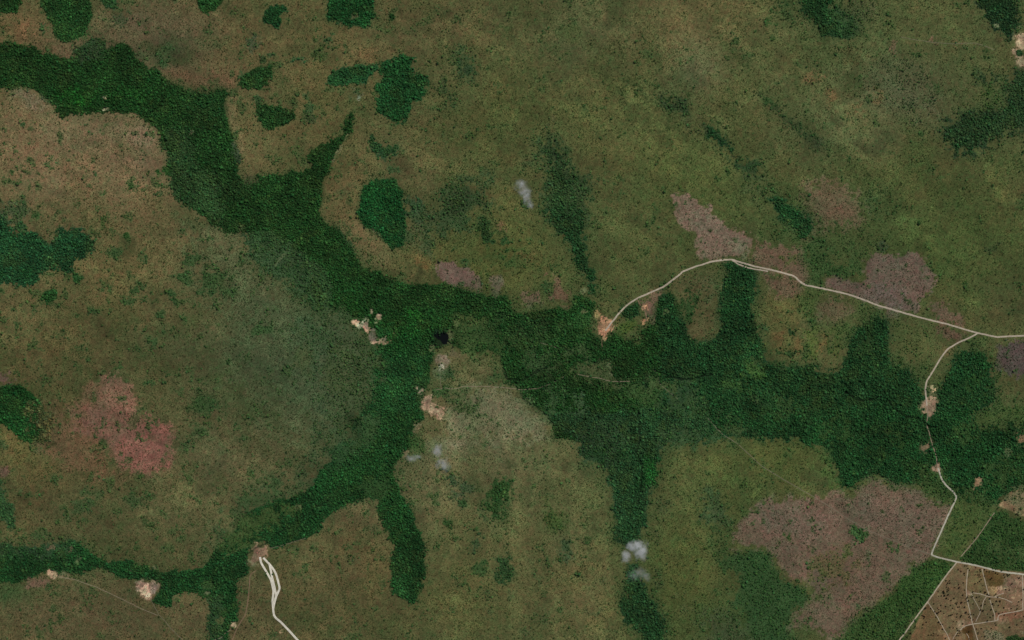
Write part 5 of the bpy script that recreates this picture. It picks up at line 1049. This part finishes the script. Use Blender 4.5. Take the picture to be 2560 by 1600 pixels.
def region(fx, fy):
    if fx > 1880 and fy < 1000: return 'on the pink bare ground at the right edge'
    if fx > 1690 and fy >= 1000: return 'on the lower right fields'
    if fy > 1250 and fx < 900: return 'in the brown south-western field'
    if fy > 1250: return 'by the dark brown plot at the bottom'
    if fx < 1195 and fy < 460: return 'in the narrow top corner of the fields'
    if fx < 960 and fy < 850: return 'in the clump near the west boundary track'
    if fx < 640: return 'beside the western boundary track'
    if fx < 1195: return 'in the wide western field'
    if fx < 1550 and fy < 700: return 'in the field between the two upper tracks'
    if fx < 1880 and fy < 600: return 'along the dark ploughed strip under the pale road'
    if fx < 1700 and fy < 1250: return 'in the central plots below the pale yard'
    return 'beside the middle field track'
rt = random.Random(9); protos_f = []
for i in range(4):
    t_ = bpy.data.objects.new('field_tree', None); cr = bpy.data.objects.new('crown', crowns[i]); tk = bpy.data.objects.new('trunk', trunks[i]); cr.parent = t_; tk.parent = t_; protos_f.append((t_, cr, tk))
for i, (fx, fy) in enumerate(FT_XY):
    big = (fx, fy) in LARGE; (mx, my), = tp('F', [(fx, fy)]); t0, c0, k0 = protos_f[rt.randrange(4)]
    t_ = t0.copy(); c_ = c0.copy(); k_ = k0.copy(); c_.parent = t_; k_.parent = t_
    for o in (t_, c_, k_): COLL.objects.link(o)
    rad = rt.uniform(6.0, 7.4) if big else rt.uniform(3.8, 5.4)
    t_.location = (ux(mx), uy(my), float(zat(mx, my))); t_.rotation_euler = (0, 0, rt.random() * 6.28); t_.scale = (rad, rad, rad * rt.uniform(.9, 1.2))
    rg = region(fx, fy)
    if 'clump' in rg: rg += (', northern half' if fy < 640 else ', southern half')
    elif 'wide western' in rg: rg += ', ' + ('top' if fy < 700 else 'upper middle' if fy < 930 else 'lower middle' if fy < 1100 else 'bottom') + ' part' + (' near the upright track' if fx > 1090 else '')
    elif 'two upper' in rg: rg += ', ' + ('under the road' if fy < 360 else 'cluster of the middle' if fy < 480 else 'southern end')
    elif 'central plots' in rg: rg += ', ' + ('left' if fx < 1340 else 'middle' if fx < 1520 else 'right') + (' upper' if fy < 930 else ' lower') + ' part'
    elif 'dark brown plot' in rg: rg += ', ' + ('left of it' if fx < 1130 else 'inside it' if fx < 1300 else 'right of it')
    elif 'pink bare' in rg: rg += ', ' + ('northern' if fy < 460 else 'middle' if fy < 800 else 'southern') + ' part'
    tag(t_, ('large' if big else 'small') + ' dark round tree ' + rg, 'tree', ('large' if big else 'small') + ' dark trees ' + rg)
for j, (fx, fy, rad) in enumerate([(2500 + 925 / 15.12 - 20, 1210 + 1135 / 15.12, 6), (2480 + 1080 / 15.12, 1210 + 1285 / 15.12, 6.5), (2480 + 1090 / 15.12, 1210 + 1405 / 15.12, 4), (2480 + 830 / 15.12, 1210 + 995 / 15.12, 4)]):
    t0, c0, k0 = protos_f[j]; t_ = t0.copy(); c_ = c0.copy(); k_ = k0.copy(); c_.parent = t_; k_.parent = t_
    for o in (t_, c_, k_): COLL.objects.link(o)
    t_.location = (ux(fx), uy(fy), float(zat(fx, fy))); t_.scale = (rad, rad, rad)
    tag(t_, 'dark tree in the pale tan field at the right edge', 'tree', 'trees in the pale tan field')

# ---------------------------------------------------------------- clouds: small real puffs of mist above the plain
def cloud(name, lobes, alt, dens, label, seed):
    dens = dens * CLOUD_D
    """lobes: (map x, map y, radius x, radius y) where each puff is seen; one closed lumpy shell around them"""
    k = (CAM_H - alt) / CAM_H; rr = random.Random(seed)
    bm = bmesh.new(); cxm = sum(l[0] for l in lobes) / len(lobes); cym = sum(l[1] for l in lobes) / len(lobes)
    xs = [l[0] - l[2] * 2.0 for l in lobes] + [l[0] + l[2] * 2.0 for l in lobes]; ys = [l[1] - l[3] * 2.0 for l in lobes] + [l[1] + l[3] * 2.0 for l in lobes]
    hx = (max(xs) - min(xs)) / 2 * M_PER * k; hy = (max(ys) - min(ys)) / 2 * M_PER * k; mx = (max(xs) + min(xs)) / 2; my = (max(ys) + min(ys)) / 2
    hz = 40.0
    bmesh.ops.create_icosphere(bm, subdivisions=3, radius=1.0)
    for v in bm.verts: v.co = Vector((v.co.x * hx * 1.25, v.co.y * hy * 1.25, v.co.z * hz * 1.3))
    me = bpy.data.meshes.new(name); bm.to_mesh(me); bm.free()
    r = N('cloud_mist_%d' % seed); tcc = r.n('ShaderNodeTexCoord').outputs['Object']
    wn_ = r.n('ShaderNodeTexNoise'); wn_.inputs['Scale'].default_value = 1 / 55.0; wn_.inputs['Detail'].default_value = 5; wn_.inputs['Roughness'].default_value = .62; r.l(tcc, wn_.inputs['Vector'])
    wv_ = r.n('ShaderNodeVectorMath', operation='MULTIPLY_ADD'); r.l(wn_.outputs['Color'], wv_.inputs[0]); wv_.inputs[1].default_value = (110, 110, 30)
    ad = r.n('ShaderNodeVectorMath', operation='ADD'); r.l(tcc, ad.inputs[0]); wv_.inputs[2].default_value = (-55, -55, -15); r.l(wv_.outputs[0], ad.inputs[1])
    tot = None
    for (lx, ly, rx, ry) in lobes:
        s = r.n('ShaderNodeVectorMath', operation='SUBTRACT'); r.l(ad.outputs[0], s.inputs[0]); s.inputs[1].default_value = ((lx - mx) * M_PER * k, (my - ly) * M_PER * k, 0)
        q = r.n('ShaderNodeVectorMath', operation='MULTIPLY'); r.l(s.outputs[0], q.inputs[0]); q.inputs[1].default_value = (1 / (rx * M_PER * k), 1 / (ry * M_PER * k), 1 / hz)
        ln = r.n('ShaderNodeVectorMath', operation='LENGTH'); r.l(q.outputs[0], ln.inputs[0])
        d = r.ramp(ln.outputs['Value'], .0, 1.7, 1, 0)
        d = r.math('POWER', d, 2.2)
        tot = d if tot is None else r.math('MAXIMUM', tot, d)
    fr = r.ramp(r.noise(1 / 30.0, 5, .65, tcc), .38, .62, 0.02, 2.0)
    den = r.math('MULTIPLY', r.math('MULTIPLY', tot, fr), dens)
    pv = r.n('ShaderNodeVolumePrincipled'); pv.inputs['Color'].default_value = (.985, .988, 1.0, 1); pv.inputs['Anisotropy'].default_value = 0.0
    r.l(den, pv.inputs['Density']); r.l(pv.outputs[0], r.out.inputs['Volume'])
    o = obj(name, me, r.m); o.location = (ux(1280 + (mx - 1280) * k), uy(800 + (my - 800) * k), alt)
    tag(o, label, 'cloud', 'small clouds drifting above the plain'); return o
cloud('cloud', [(1303,462,13,12),(1313,478,13,12),(1318,494,9,14),(1327,512,6,9)], 2200, .011, 'thin slanting white cloud left of the long stream wood', 1)
cloud('cloud', [(1030,1147,13,7),(1043,1143,9,6)], 2200, .009, 'fainter, flatter cloud left of the brighter puff', 2)
cloud('cloud', [(1094,1128,8,14),(1107,1160,14,11),(1114,1166,8,8)], 2200, .012, 'bright puff of cloud trailing a faint plume upward', 3)
cloud('cloud', [(1564,1390,11,10),(1580,1367,9,8),(1604,1378,14,18),(1596,1362,14,8)], 2200, .024, 'brightest whitish two-lobed cloud over the southern forest tip', 4)
cloud('cloud', [(1586,1440,15,9),(1602,1430,12,12),(1616,1442,12,9)], 2200, .0045, 'wispy veil of cloud just below the two-lobed one', 5)
print('FIELD TREES', len(FT_XY))
